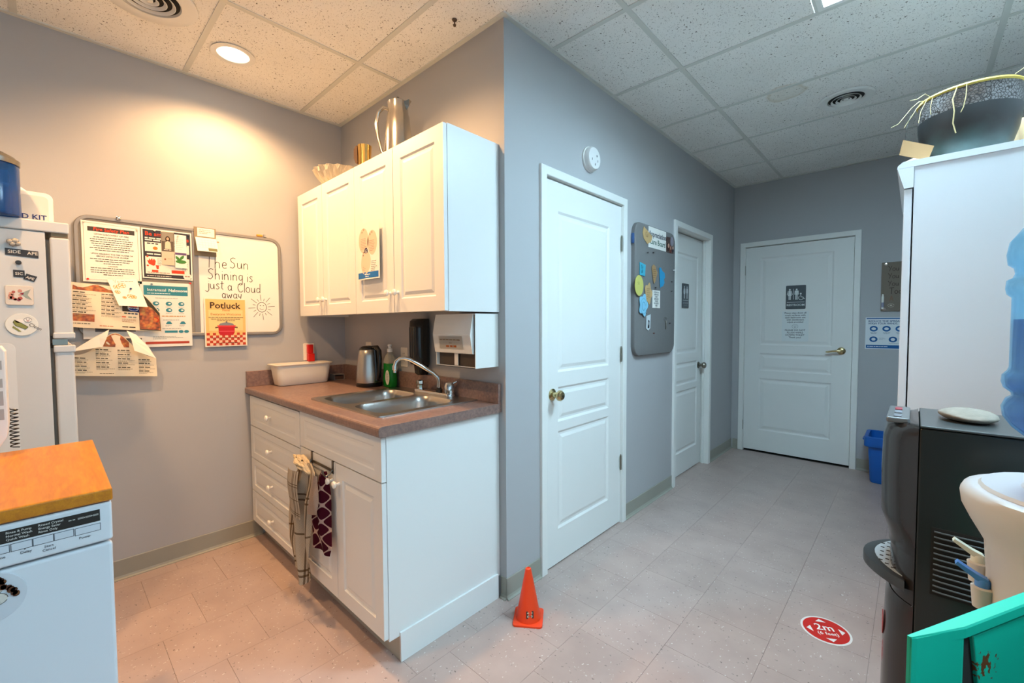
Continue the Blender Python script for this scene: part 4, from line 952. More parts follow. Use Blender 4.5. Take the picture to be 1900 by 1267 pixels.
# naloxone poster
w, h = .214, .340
t, s = wall_paper('naloxone_poster', 'white Intranasal Naloxone poster with teal heading below the navy poster', .333, 1.184, w, h, L0, m=mat('poster_white', '#DEE0DC', .5))
TL = '#2F7F93'
s.rect(TL, .014, h-.068, w-.028, .050); s.text('#E8F0F0', 'Intranasal', .0205, .028, h-.047, 'LEFT', False, 3); s.text('#F4F7F6', 'Naloxone', .0205, .116, h-.047, 'LEFT', True, 3); s.words('#CFE2E4', .028, h-.060, .10, .003, 3)
s.words('#9AA3A3', .06, h-.084, .095, .003)
for j in range(2):
    for i in range(3): s.disc(TL, .062+i*.054, h-.112-j*.034, .0135, .011, 2); s.disc('#DEE6E4', .062+i*.054+.003, h-.111-j*.034, .006, .004, 3); s.words('#9AA3A3', .048+i*.054, h-.130-j*.034, .028, .002, seed=i+j*9)
s.words('#C08A3C', .085, .160, .105, .004, seed=44); s.words('#8E9898', .09, .140, .07, .003, seed=45)
for i in (0, 1): s.poly(TL, [(.100+i*.06, .120), (.128+i*.06, .120), (.120+i*.06, .134), (.108+i*.06, .134)], 2); s.para('#9AA3A3', .098+i*.06, .112, .032, 2, .005, .002, 2, 50+i)
s.words('#8E9898', .085, .094, .08, .003, seed=46); s.rect(TL, .095, .073, .055, .012, 2); s.disc(TL, .165, .079, .011, .008, 2); s.disc(TL, .189, .079, .011, .008, 2)
s.para('#9AA3A3', .045, .052, .13, 3, .006, .0025, 2, 55); s.rect('#A8402E', .014, .014, w-.028, .013)
s.done(t, 'lettering')
# brochure pinned over the sharps poster
t = thing('brochure', 'slim open brochure with a leaf emblem pinned over the navy poster', 'brochure', (XK+.02, .44, 1.63))
s = Sheet.flat((XK+.020, .426, 1.618), Y, Z, lambda a, b_: .010*(a/.055) if a < .055 else .010); s.body('left_page', .053, .176, mat('page_tan', '#CDBBA5', .5), t, 3, 2)
s.rect('#5B5148', .001, .072, .051, .100, 1, 3); s.rect('#8C8578', .003, .125, .047, .045, 2, 3); s.disc('#2E211B', .027, .136, .010, .016, 3); s.disc('#C99F82', .027, .138, .0055, .008, 4); s.poly('#D7C5AC', [(.014, .085), (.040, .085), (.038, .118), (.030, .126), (.024, .126), (.016, .118)], 4); s.words('#D9CFC3', .010, .078, .03, .004, 4); s.disc('#8A5A46', .014, .03, .004, .005); s.words('#B09070', .024, .032, .018, .002)
s.done(t, 'lettering')
s = Sheet.flat((XK+.030, .481, 1.606), Y, Z, lambda a, b_: -.004*(a/.05)); s.body('right_page', .052, .178, M_PAPER, t, 2, 2)
s.rect('#5A4477', .001, .070, .050, .012, 1, 2)
for (cx, cy, a_, b_, ro) in ((.012, .050, .016, .007, 2.2), (.030, .056, .016, .007, .9), (.026, .034, .024, .010, 0)):
    s.poly('#3E7B3A', [(cx+a_*math.cos(q_)*math.cos(ro)-b_*math.sin(q_)*abs(math.sin(q_))*math.sin(ro), cy+a_*math.cos(q_)*math.sin(ro)+b_*math.sin(q_)*math.cos(ro)) for q_ in [2*PI*k/16 for k in range(16)]], 2)
s.para('#B5AEA6', .006, .150, .038, 6, .010, .002, 2, 61)
s.done(t, 'lettering')
# pizza menus
def m1(a, b_, o_):
    bow = .028*math.sin(min(1, max(0, (.34-a)/.34))*PI*.5)*(1-b_/.24)*.9+.012+(.022*((a-.235)/.1)**2 if a > .235 else 0)
    return Vector((XK+L0+.002+bow+o_, .084+a-.018*(1-b_/.235)*(1-a/.34)+.010*(1-b_/.235)*(a/.34), 1.262+b_+.030*(1-a/.34)))
t = thing('takeout_menu', 'curling takeout menu with food photos pinned low on the cork panel', 'menu', (XK+.02, .24, 1.38))
topf = lambda a: (0, .212 if a < .225 else .212-.115*((a-.225)/.093)**1.6)
s = Sheet(m1); s.body('paper', .318, .212, mat('menu_cream', '#D9CDB4', .5), t, 18, 8, top=topf)
s.poly('food', [(.008+.17*k/10, .200-.010*math.sin(k)) for k in range(11)]+[(.178-.17*k/10, .178) for k in range(11)], 1)
s.rect('food', .003, .030, .080, .036, 1, 6)
for c_ in range(2):
    for r_ in range(6): s.words('#3E3A30', .010+c_*.095, .166-r_*.019, .045, .0042, 2, c_*7+r_); s.para('#8A806C', .010+c_*.095, .159-r_*.019, .080, 2, .005, .0018, 2, 70+c_*9+r_)
s.rect('#4A3A30', .178, .092, .046, .040, 1, 4); s.rect('#22305E', .200, .092, .040, .040, 2, 4)
pc = (.218, .113); s.disc('#F0EEEA', *pc, .021, .0165, 3); s.poly('#C81F2D', [(pc[0]+.019*math.cos(a), pc[1]+.0145*math.sin(a)) for a in [.25+k*.29 for k in range(10)]], 4); s.poly('#14358A', [(pc[0]+.019*math.cos(a), pc[1]+.0145*math.sin(a)) for a in [PI+.25+k*.29 for k in range(10)]], 4); s.text('#10204A', 'PEPSI', .010, pc[0], pc[1]-.0035, 'CENTER', True, 5)
for k, c4 in enumerate(('#3A4A3A', '#2A2A4A', '#3A4A5A', '#2A3A6A')): s.rect(c4, .184+k*.013, .080, .010, .007, 2)
s.words('#D0532A', .176, .062, .020, .006, 2, 3); s.words('#7E8A7E', .198, .062, .035, .006, 2, 4); s.para('#9A6A48', .176, .052, .056, 3, .006, .002, 2, 5)
s.words('#3A332B', .176, .012, .05, .005, 2, 6); s.words('#3A332B', .010, .018, .06, .003, 2, 7); s.words('#B5562A', .10, .012, .05, .003, 2, 8)
pp = [(.238+.078*k/8, topf(.238+.078*k/8)[1]-.006) for k in range(9)]
s.poly('#39392C', [(.238, .004)]+[(.316, .004)]+pp[::-1], 1)
s.poly('food', [(.240, .008), (.314, .008), (.314, .080), (.290, .118), (.240, .150)], 2)
s.disc('#B4371C', .290, .060, .023, .016, 3); s.disc('#C77A3C', .290, .060, .017, .011, 4)
s.done(t, 'lettering', mats={'food': M_FOOD})
# second menu hanging under, its upper corners folded forward
t = thing('takeout_flyer', 'sagging takeout flyer with white folded corners below the cork panel', 'menu', (XK+.05, .23, 1.15))
def m2(a, b_, o_):
    bow = .030+.050*math.sin(PI*a/.312)*(.3+.7*(b_/.2))*.6+.03*(1-b_/.2)
    return Vector((XK+bow+o_, .072+a, 1.062-.030*(a/.312)+b_*.96))
top2 = lambda a: (0, .098+.125*math.exp(-((a-.158)/.075)**2))
s = Sheet(m2); s.body('paper', .312, .22, _m['menu_cream'], t, 20, 8, top=top2)
s.poly('food', [(.112, .150)]+[(.112+.094*k/8, .150) for k in range(1, 9)]+[(.206-.094*k/8, top2(.206-.094*k/8)[1]-.004) for k in range(9)], 1)
for c_ in range(4):
    x0 = .006+c_*.078
    for r_ in range(5 if c_ in (1, 2) else 4):
        z_ = .132-r_*.022 if c_ in (1, 2) else .086-r_*.020
        s.words('#3E3A30', x0, z_, .045, .0045, 2, c_*7+r_); s.para('#7E745F', x0, z_-.007, .066, 2, .005, .0018, 2, 90+c_*9+r_)
s.words('#4A4334', .095, .012, .05, .003, 2, 9)
s.done(t, 'lettering', mats={'food': M_FOOD})
def folded(pts, name):
    b = MB(); P_ = [Vector((XK+d_, y_, z_)) for y_, z_, d_ in pts]
    n = len(P_); c_ = sum(P_, Vector())/n; vv = [b.bm.verts.new(p) for p in P_]; wv_ = [b.bm.verts.new(p+X*.0012) for p in P_]
    b.bm.faces.new(wv_); b.bm.faces.new(vv[::-1])
    for i in range(n): b.bm.faces.new((vv[i], vv[(i+1) % n], wv_[(i+1) % n], wv_[i]))
    bmesh.ops.recalc_face_normals(b.bm, faces=b.bm.faces); return b.build(name, mat('paper_back', '#EDE8DD', .5), t)
folded([(.205, 1.278, .095), (.192, 1.232, .108), (.178, 1.196, .112), (.070, 1.176, .085), (.150, 1.240, .085)], 'folded_corner')
folded([(.268, 1.272, .095), (.284, 1.225, .108), (.292, 1.172, .112), (.378, 1.128, .085), (.350, 1.190, .085), (.305, 1.250, .085)], 'folded_corner')
# sheet behind the menus
t, s = wall_paper('hidden_notice', 'white sheet peeking out from under the takeout menu', .118, 1.232, .226, .10, .0195)
s.rect('#6E6E70', .042, .034, .15, .05); s.done(t, 'lettering')
# note with orange flowers
def mn(a, b_, o_): return Vector((XK+.066-.045*(b_/.18)+o_, .206+a+.040*(1-b_/.18), 1.395+b_*.80-.016*(a/.12)*(1-b_/.18)+.012*(a/.12)))
t = thing('flower_note', 'small white note with orange flower drawings pinned over the menu', 'note', mn(.06, .09, 0)); s = Sheet(mn); s.body('paper', .110, .160, M_PAPER, t, 4, 4)
for (cx, cy, r_) in ((.022, .115, .012), (.045, .125, .014), (.018, .085, .010), (.060, .060, .012), (.072, .056, .010), (.035, .052, .007)):
    for k in range(5): s.line('#D99A4E', [(cx, cy), (cx+r_*math.cos(k*1.26), cy+r_*math.sin(k*1.26))], .003)
    s.line('#C8813A', [(cx+r_*math.cos(a), cy+r_*math.sin(a)) for a in [k*.5 for k in range(13)]], .0018)
s.hand('#8A8078', 'Yo', .02, .02, .140, .0012); s.words('#8A8078', .045, .146, .05, .003); s.done(t, 'drawing')
# potluck poster
w, h = .210, .277
t, s = wall_paper('potluck_poster', 'Potluck poster with a red cooking pot at the foot of the whiteboard', .605, 1.174, w, h, .0205, m=mat('poster_rim', '#E9E2D6', .5))
s.rect('#DDBB77', .006, .006, w-.012, h-.012); s.rect('#E6CB8E', .02, .09, w-.04, .12, 2)
s.text('#3A2418', 'Potluck', .050, w/2-.004, h-.058, 'CENTER', True, 4); s.text('#B5702A', 'Food', .018, w/2, h-.074, 'CENTER', False, 4); s.text('#B5702A', 'Everyone Welcome', .019, w/2, h-.098, 'CENTER', False, 4)
s.para('#5A4632', .014, h-.112, w-.028, 3, .009, .003, 4, 77, True)
for i in range(13):
    for j in range(5):
        if (i+j) % 2 == 0:
            hh = .075 if (i < 3 or i > 9) else .055
            if .006+j*.0145 < hh: s.rect('#B53A22', .008+i*.0149, .006+j*.0145, .0149, .0145, 3)
        elif j < 4: s.rect('#E3C0A4', .008+i*.0149, .006+j*.0145, .0149, .0145, 3)
s.poly('#B8202A', [(.065, .118), (.147, .118), (.146, .080), (.138, .064), (.074, .064), (.066, .080)], 4); s.rect('#D9616A', .066, .086, .080, .003, 5); s.rect('#D33A40', .060, .113, .092, .008, 5)
s.poly('#77808A', [(.066, .121), (.146, .121), (.138, .132), (.112, .139), (.100, .139), (.074, .132)], 4); s.rect('#4A5058', .102, .139, .008, .005, 4)
for q_ in (-1, 1): s.line('#5A2420', [(.106+q_*.041, .108), (.106+q_*.054, .112), (.106+q_*.052, .104)], .004, 4)
s.words('#7A3A2A', .03, .048, .15, .004, 5, 3); s.words('#7A3A2A', .05, .018, .11, .004, 5, 4); s.text('#8A3A2A', 'Join us', .014, w/2, .034, 'CENTER', False, 5)
s.done(t, 'lettering')
# tear-off calendar
t = thing('wall_calendar', 'small tear-off calendar hanging over the top of the whiteboard', 'calendar', (XK+.02, .62, 1.77))
MB().box(XK+.019, XK+.022, .570, .672, 1.684, 1.842).build('backing_card', mat('calendar_card', '#8A7A5E', .6), t)
s = Sheet.flat((XK+.0225, .585, 1.792), Y, Z); s.body('header', .080, .046, M_PAPER, t); s.para('#A39A8C', .008, .034, .064, 3, .009, .003, 2, 81); s.done(t, 'lettering')
s = Sheet(lambda a, b_, o_: Vector((XK+.024+.030*(1-b_/.085)+o_, .573+a*1.0+.004*(1-b_/.085), 1.706+b_))); s.body('month_pad', .098, .078, M_PAPER, t, 2, 4, th=.004)
for i in range(1, 7): s.line('#C9C2B6', [(i*.014, .02), (i*.014, .07)], .0008)
for j in range(4): s.line('#C9C2B6', [(.006, .022+j*.014), (.092, .022+j*.014)], .0008)
s.rect('#6A6A48', .052, .004, .042, .016, 2); s.done(t, 'lettering', .0042)
# push pins
def pin(p, W_, col, where):
    t_ = thing('push_pin', where, 'pin', p); MB().lathe([(.003, 0), (.0045, .001), (.003, .003), (.0025, .007), (.005, .009), (.0045, .011), (.001, .0112)], p, 12, W_).build('pin_head', mat('pin_'+col, col, .35), t_, True)
for (y, z, dx, col, where) in ((.142, 1.522, .0150, '#C8301C', 'red push pin at the lower left corner of the fire notice'), (.330, 1.520, .0150, '#1F4A2E', 'green push pin at the lower right corner of the fire notice'), (.330, 1.785, .0150, '#C9C2B2', 'clear push pin at the upper right corner of the fire notice'),
    (.137, 1.795, .0150, '#CFC8B8', 'clear push pin at the upper left corner of the fire notice'), (.545, 1.790, .0150, '#3A3A3A', 'black push pin at the upper right of the navy poster'), (.400, 1.793, .0150, '#D9D4C8', 'white push pin at the top of the navy poster'), (.545, 1.527, .0150, '#CE2A1A', 'red push pin between the navy and the teal headed posters'), (.380, 1.512, .0150, '#5A6A70', 'grey push pin at the top of the teal headed poster'), (.222, 1.500, .0150, '#D9D2C2', 'white push pin just below the fire notice')):
    pin((XK+dx, y, z), X, col, where)
pin(mn(.072, .105, .0015), X, '#1F2F6A', 'dark blue push pin in the orange flower note')
pin((XK+.0325, .497, 1.776), X, '#D0C6B4', 'clear push pin holding the leaf brochure')

# ================================================================= FRIDGE
FX = -2.250
t = thing('refrigerator', 'white two-door refrigerator with magnets on its side at the left edge', 'refrigerator', (-2.585, -.28, 0))
b = MB(); b.box(-2.92, FX, -.62, .006, .04, 1.626, .003); b.build('cabinet_body', M_APPL, t)
MB().box(-2.925, FX+.004, -.62, .066, 1.627, 1.665, .004).build('top_cap', M_APPL, t)
MB().box(-2.90, FX-.02, -.60, .0, 0, .04).build('plinth', M_DARK, t)
for z0, z1, nm in ((1.250, 1.612, 'freezer_door'), (.07, 1.226, 'fridge_door')):
    dd = MB().box(-2.92, FX-.002, .016, .066, z0, z1, .007, 3).build(nm, M_APPL, t)
    MB().box(-2.91, FX-.012, .0065, .0155, z0+.01, z1-.01).build('gasket', mat('gasket_grey', '#57534C', .7), dd)
    cz = (z0, z0+.022) if nm == 'freezer_door' else (z1-.026, z1)
    MB().box(FX-.05, FX+.003, .014, .070, cz[0], cz[1], .004).build('door_end_cap', M_APPL, dd)
MB().box(-2.30, FX-.004, .02, .062, 1.6125, 1.6265).build('hinge_cover', mat('hinge_tan', '#8A6F48', .5), t)
MB().box(FX-.03, FX-.004, .012, .05, 1.2275, 1.2485).build('middle_hinge', M_NICKEL, t)
b = MB(); s = Sheet.flat((FX, -.30, .50), Y, Z)
t2 = thing('magnetic_sheet', 'thin pale rounded sheet stuck low on the refrigerator side', 'sheet', (FX, -.2, .7)); MB().prism(rrect(.235, .78, .02, 5, -.193, .848), Vector((FX+.0004, 0, 0)), Y, Z, X, .0016, bev=.0006).build('sheet_panel', mat('pale_sheet', '#D9D8D4', .35), t2)
FXs = FX+.0005
def fsheet(name, label, pts, m, th, cat='magnet', bev=0): 
    cy = sum(p[0] for p in pts)/len(pts); cz_2 = sum(p[1] for p in pts)/len(pts)
    t_ = thing(name, label, cat, (FXs, cy, cz_2)); MB().prism(pts, Vector((FXs, 0, 0)), Y, Z, X, th, bev=bev).build('plate', m, t_); return t_
M_TAPE = mat('label_black', '#2E2824', .4)
t = fsheet('label_strip', 'long dark lettered label strip on the refrigerator side', [(-.088, 1.537), (-.012, 1.532), (-.012, 1.556), (-.088, 1.560)], M_TAPE, .001)
s = Sheet.flat((FXs, -.088, 1.536), Y, Z); s.text('#D9CFC0', 'SIDE', .015, .006, .008, 'LEFT', True); s.text('#D9CFC0', 'APE', .015, .050, .006, 'LEFT', True); s.done(t, 'lettering', .001)
t = fsheet('label_strip', 'short dark label reading SIC below the round black magnet', [(-.072, 1.464), (-.046, 1.463), (-.046, 1.487), (-.072, 1.488)], M_TAPE, .001)
s = Sheet.flat((FXs, -.072, 1.466), Y, Z); s.text('#D9CFC0', 'SIC', .013, .004, .005, 'LEFT', True); s.done(t, 'lettering', .001)
t = fsheet('label_strip', 'short tilted dark label reading APE beside the SIC label', [(-.050, 1.458), (-.025, 1.449), (-.017, 1.468), (-.042, 1.477)], M_TAPE, .001)
s = Sheet.flat((FXs, -.047, 1.459), Y, Z); s.text('#D9CFC0', 'APE', .012, .002, .002, 'LEFT', True, rot=-.33); s.done(t, 'lettering', .001)
t = thing('round_magnet', 'small round black magnet between the dark label strips', 'magnet', (FXs, -.059, 1.513)); MB().lathe([(.007, 0), (.0075, .006), (.006, .009), (.001, .0095)], (FXs, -.059, 1.513), 20, X).build('magnet_disc', M_DARK, t, True)
t = thing('figure_magnet', 'knobbly grey figure magnet above the label strips', 'magnet', (FXs, -.068, 1.580))
b = MB()
for (a, c_, r_) in ((-.008, .002, .009), (.004, .005, .010), (.010, -.004, .008), (-.002, -.006, .009)): b.ball((FXs+.008, -.068+a, 1.580+c_), r_, (.8, 1, 1), 1)
b.build('magnet_body', mat('pewter', '#A39A8C', .4, .2, noise=.3, nscale=150), t, True)
t = fsheet('photo_magnet', 'square cream magnet with a red bird and flowers on the refrigerator side', [(p[0]*1-.054+.05*0, p[1]) for p in rrect(.064, .066, .006, 4, -.006, 1.401)], mat('magnet_cream', '#DCCDBB', .4), .004, bev=.001)
s = Sheet.flat((FXs, -.090, 1.369), Y, Z); rn = random.Random(4)
for k in range(14): s.disc(rn.choice(['#C98A78', '#B35A4E', '#D9A48E', '#8A4450']), rn.uniform(.008, .036), rn.uniform(.010, .056), rn.uniform(.003, .006), lay=1+k % 3, n=8)
s.poly('#9AA093', [(.034, .040), (.056, .054), (.048, .034), (.058, .018), (.042, .026)], 2); s.poly('#8A2A38', [(.030, .038), (.040, .042), (.038, .034)], 4); s.done(t, 'picture', .004)
t = fsheet('oval_magnet', 'oval Clean magnet with a bathing cartoon pig on the refrigerator side', ell(-.058, 1.301, .038, .038, 32), mat('magnet_white', '#E2DDD0', .35), .003, bev=.0008)
s = Sheet.flat((FXs, -.096, 1.263), Y, Z); G_ = '#8A8A4A'
s.poly(G_, [(.018, .046), (.024, .034), (.046, .022), (.052, .030), (.036, .044), (.022, .054)], 2); s.line('#4A4630', [(.018, .046), (.024, .034), (.046, .022), (.052, .030), (.036, .044), (.022, .054), (.018, .046)], .0012, 3); s.poly(G_, [(.018, .034), (.030, .022), (.036, .014), (.030, .014), (.016, .028)], 2)
s.disc('#EFE6DA', .036, .050, .013, .007, 2); s.disc('#EFE6DA', .052, .054, .009, .008, 3); s.line('#4A3A34', ell(.052, .054, .009, .008, 14), .001, 4); s.disc('#4A3A34', .049, .057, .0014, lay=4, n=8); s.disc('#4A3A34', .055, .057, .0014, lay=4, n=8); s.disc('#C99A8E', .052, .051, .0035, .0025, 4)
s.text('#3A332E', 'Clean', .015, .052, .036, 'LEFT', False, 3, rot=-.6); s.done(t, 'picture', .003)
# first-aid kit on top
t = thing('first_aid_kit', 'white first aid kit case standing on top of the refrigerator', 'case', (-2.34, -.12, 1.665))
MB().prism(rrect(.30, .118, .022, 6, -.119, 1.7245), Vector((-2.425, 0, 0)), Y, Z, X, .072, bev=.004).build('case_body', mat('kit_white', '#E6E1D6', .4), t, True)
MB().prism(rrect(.275, .098, .014, 6, -.119, 1.7205), Vector((-2.353, 0, 0)), Y, Z, X, .0015).build('lid_panel', mat('kit_panel', '#DDD6C8', .45), t)
MB().tube([(-2.389, -.19, 1.780), (-2.389, -.175, 1.797), (-2.389, -.14, 1.803), (-2.389, -.085, 1.801), (-2.389, -.05, 1.793), (-2.389, -.035, 1.780)], .008, 10).build('carry_handle', _m['kit_white'], t, True)
s = Sheet.flat((-2.3515, -.25, 1.672), Y, Z); s.text('#26336E', 'FIRST AID KIT', .0245, .263, .012, 'RIGHT', True); s.done(t, 'lettering', .0003)
# blue jug on top
jx, jy = -2.262, -.114
t = thing('blue_water_jug', 'transparent blue jug with metal lid on top of the refrigerator, left edge', 'jug', (jx, jy, 1.665))
MB().lathe([(.060, 0), (.068, .004), (.068, .165), (.066, .172)], (jx, jy, 1.666), 36).build('jug_body', M_JUG, t, True)
MB().lathe([(.070, 0), (.071, .016), (.062, .022), (.060, .026), (.036, .040), (.005, .043)], (jx, jy, 1.838), 36).build('lid', mat('lid_metal', '#7E7B74', .3, .8), t, True)

# ================================================================= DISHWASHER
DX0, DX1, DY0, DY1 = -1.930, -1.322, -.52, .086
t = thing('dishwasher', 'white portable dishwasher with orange wood top at the lower left', 'dishwasher', (-1.63, -.22, 0))
M_DW = mat('dishwasher_white', '#D4D8DC', .38)
MB().box(DX0, DX1+.004, DY0, DY1+.003, .902, .930, .004, 3).build('wood_top', M_WOOD, t, label='orange brown wood top')
MB().box(DX0+.015, DX1-.022, DY0+.003, DY1-.004, .05, .902).build('body_case', M_DW, t)
MB().box(DX1-.022, DX1-.004, DY0+.003, DY1, .05, .806, .006, 3).build('dishwasher_door', M_DW, t)
cp = MB().box(DX1-.022, DX1, DY0+.003, DY1+.001, .812, .899, .005, 3).build('control_panel', M_DW, t)
MB().box(DX0+.05, DX1-.05, DY0+.02, DY1-.02, 0, .05).build('kick_base', M_DARK, t)
s = Sheet.flat((DX1+.0002, -.30, .812), Y, Z)
s.rect('#2A2622', .02, .049, .347, .026); 
for (a, b_, st) in ((.230, .067, 'Rinse & Pump'), (.230, .060, 'Normal Wash'), (.230, .053, 'Quick Wash'), (.274, .0675, 'Rinsed Crystal'), (.274, .0605, 'Energy Saver'), (.274, .0535, 'Rinse Only'), (.180, .0675, 'Sensitive'), (.180, .0605, 'Extra Sleep'), (.180, .0535, 'Normal Dry')): s.text('#C9C6C0', st, .0062, a, b_, 'LEFT', True)
s.rect('#C9C6C0', .220, .052, .0012, .020, 2); s.words('#B5B2AC', .318, .0635, .010, .002, 2, 3)
for k in range(3): s.rect('#8E8B86', .332+k*.0118, .0625, .009, .004, 2); 
for k in range(2): s.poly('#C9C6C0', [(.3416+k*.0118, .0627), (.3434+k*.0118, .0645), (.3416+k*.0118, .0663)], 2)
for (a, st) in ((.342, 'Power'), (.288, 'Start'), (.256, 'Delay'), (.212, 'Programme'), (.168, 'Options')): s.text('#4A4C50', st, .0070, a, .020 if st != 'Power' else .019, 'CENTER', True)
s.text('#4A4C50', 'Cancel', .0070, .288, .0125, 'CENTER', True); s.disc('#4A4C50', .2545, .0285, .0014, n=10)
s.done(cp, 'lettering', .0002)
for (a0, a1, z0) in ((-.003+.030, .061+.006, .841), (-.004, .025, .842), (-.034, -.005, .842), (-.064, -.035, .842), (-.095, -.066, .842), (-.13, -.097, .842)):
    MB().box(DX1-.001, DX1+.0012, a0+.0006 if a0 > .02 else a0+.0006, a1-.0006, z0, z0+.014, .0005).build('button', mat('button_white', '#C9CED4', .4), cp)
    MB().box(DX1-.0012, DX1+.0004, a0-.0006, a1+.0006, z0-.0012, z0+.0152).build('button_surround', mat('surround_grey', '#5B6066', .5), cp)
t = thing('oval_magnet', 'oval magnet with a muddy cartoon pig on the dishwasher door', 'magnet', (DX1-.0035, -.10, .755)); MB().prism(ell(-.095, .756, .050, .050, 36), Vector((DX1-.0036, 0, 0)), Y, Z, X, .002, bev=.0006).build('plate', mat('magnet_pale', '#C9CDD2', .35), t)
s = Sheet.flat((DX1-.0016, -.145, .706), Y, Z); rn = random.Random(9)
s.disc('#CFC9BE', .046, .066, .022, .014, 2); s.disc('#CFC9BE', .058, .046, .016, .012, 3); s.line('#4A4038', ell(.058, .046, .016, .012, 16), .001, 4); s.line('#4A4038', ell(.046, .066, .022, .014, 16), .001, 3)
for k in range(26): a = k/26; s.disc(rn.choice(['#5A3420', '#6E4428', '#4A2A1A']), .050+.036*a+rn.uniform(-.004, .004), .088-.042*a**1.5+rn.uniform(-.004, .004), .0052, lay=4+k % 2, n=8)
for k in range(10): s.disc('#5A3420', .030+rn.uniform(0, .012), .05+rn.uniform(-.008, .012), .004, lay=4, n=8)
s.disc('#B59A8E', .052, .042, .006, .0045, 5); s.disc('#4A4038', .050, .042, .0012, lay=6, n=8); s.disc('#4A4038', .054, .042, .0012, lay=6, n=8); s.poly('#CFC9BE', [(.040, .036), (.052, .024), (.058, .028), (.048, .040)], 4); s.disc('#5A3420', .044, .034, .005, lay=5, n=8); s.done(t, 'picture', .0003)
# small white appliance at the left edge, standing at the back of the wood top
t = thing('countertop_appliance', 'white countertop appliance with grey keys at the left edge above wood top', 'appliance', (-1.99, -.25, .931))
b = MB(); P_ = [(-.45, .931), (-.135, .931), (-.105, .950), (-.086, .985), (-.082, 1.02), (-.082, 1.225), (-.090, 1.240), (-.45, 1.240)]
b.prism(P_, Vector((-1.925, 0, 0)), Y, Z, X, .070, bev=.003); b.build('appliance_body', mat('appliance_cream', '#E6E2D8', .35), t)
for k, (z0, z1) in enumerate(((1.175, 1.200), (1.125, 1.150), (1.075, 1.115), (1.035, 1.065))): MB().box(-1.8555, -1.8535, -.098, -.089, z0, z1, .0004).build('key', mat('key_grey', '#A8A49C', .5), t)
t = thing('spiral_cord', 'black coiled cord hanging behind the white appliance at the left edge', 'cord', (-2.0, -.07, .94))
MB().tube([(-1.945+.010*math.sin(k*.9)*.6, -.076+.009*math.cos(k*.9), .936+k*.0016) for k in range(75)], .0018, 6).build('coil', M_BLACK, t, True)

# ================================================================= CORRIDOR WALL BOARD
t = thing('felt_board', 'grey felt notice board with rounded corners beside the nearest door', 'board', (XW, 2.955, 1.52))
FO = Vector((XW+.0005, 2.632, 1.075)); FW, FH = .643, .892
MB().prism(rrect(FW, FH, .075, 10, FW/2, FH/2), FO, Y, Z, X, .028, bev=.008, seg=3).build('felt_panel', M_FELT, t, True)
XB = XW+.0290
def card(name, label, pts, m, cat='note', lift=0, th=.0012):
    cy = sum(p[0] for p in pts)/len(pts); cz_2 = sum(p[1] for p in pts)/len(pts); t_ = thing(name, label, cat, (XB+lift, cy, cz_2))
    MB().prism(pts, Vector((XB+lift, 0, 0)), Y, Z, X, th).build('card', m, t_); return t_
t = thing('appreciation_sign', 'white Appreciation Care Board sign on the grey felt board', 'sign', (XB, 2.96, 1.89))
s = Sheet.flat((XB, 2.820, 1.818), Y, Z); s.body('paper', .285, .142, M_PAPER, t); s.text('#2A3A4E', 'Appreciation', .054, .145, .078, 'CENTER', True); s.text('#245A4A', 'Care Board', .054, .145, .026, 'CENTER', True); s.done(t, 'lettering')
t = thing('group_photo', 'glossy photo of people pinned at the upper right of the felt board', 'photo', (XB, 3.17, 1.875)); s = Sheet.flat((XB, 3.108, 1.815), Y, Z); s.body('print_paper', .135, .115, mat('photo_brown', '#4A3630', .3), t)
for (a, b_, r_, c_) in ((.030, .040, .026, '#3A241E'), (.040, .052, .014, '#C49A84'), (.075, .030, .024, '#6A3A30'), (.080, .040, .012, '#BE9078'), (.115, .035, .022, '#2A2430'), (.118, .045, .011, '#C8A08C'), (.10, .09, .03, '#8A8490')): s.disc(c_, a, b_, r_, r_*1.2, 1+(r_ < .02), 14)
s.done(t, 'picture')
M_TAN = mat('tan_card', '#C2A06E', .7); M_TEAL = mat('teal_card', '#3FA5BE', .6); M_BLUE = mat('blue_card', '#2591BE', .6); M_LBL = mat('light_blue_card', '#84C4E0', .6); M_YEL = mat('yellow_card', '#C9C56A', .6)
def cloud(cy, cz_2, w_, h_): return [(cy+w_*.5*(1+.16*math.cos(5*a))*math.cos(a), cz_2+h_*.5*(1+.16*math.cos(5*a))*math.sin(a)) for a in [2*PI*k/30 for k in range(30)]]
t = card('paper_hexagon', 'tan paper hexagon pinned left of the Appreciation sign', [(2.745, 1.945), (2.81, 1.92), (2.875, 1.895), (2.855, 1.855), (2.80, 1.835), (2.745, 1.865), (2.728, 1.90)], M_TAN, lift=.002)
s = Sheet.flat((XB+.002, 2.74, 1.86), Y, Z); s.hand('#7A5A34', 'Cu', .035, .03, .02, .003); s.done(t, 'handwriting', .0012)
t = card('paper_tag', 'teal paper tag with handwriting on the felt board', [(2.688, 1.702), (2.775, 1.690), (2.765, 1.612), (2.688, 1.618)], M_TEAL, lift=.003); s = Sheet.flat((XB+.003, 2.69, 1.62), Y, Z); s.hand('#1F5A6A', 'ty', .03, .02, .04, .003); s.hand('#1F5A6A', 'ur', .03, .02, .012, .003); s.done(t, 'handwriting', .0012)
t = card('paper_cone', 'tan paper ice cream cone shape on the felt board', [(2.868, 1.690), (2.895, 1.705), (2.925, 1.695), (2.935, 1.672), (2.955, 1.655), (2.945, 1.630), (2.93, 1.612), (2.925, 1.59), (2.905, 1.572), (2.895, 1.58), (2.88, 1.63), (2.866, 1.67)], mat('tan_card_dark', '#A5835A', .7), lift=.004); s = Sheet.flat((XB+.004, 2.87, 1.58), Y, Z); s.para('#6A4F30', .015, .09, .045, 5, .014, .003, 2, 5); s.done(t, 'handwriting', .0012)
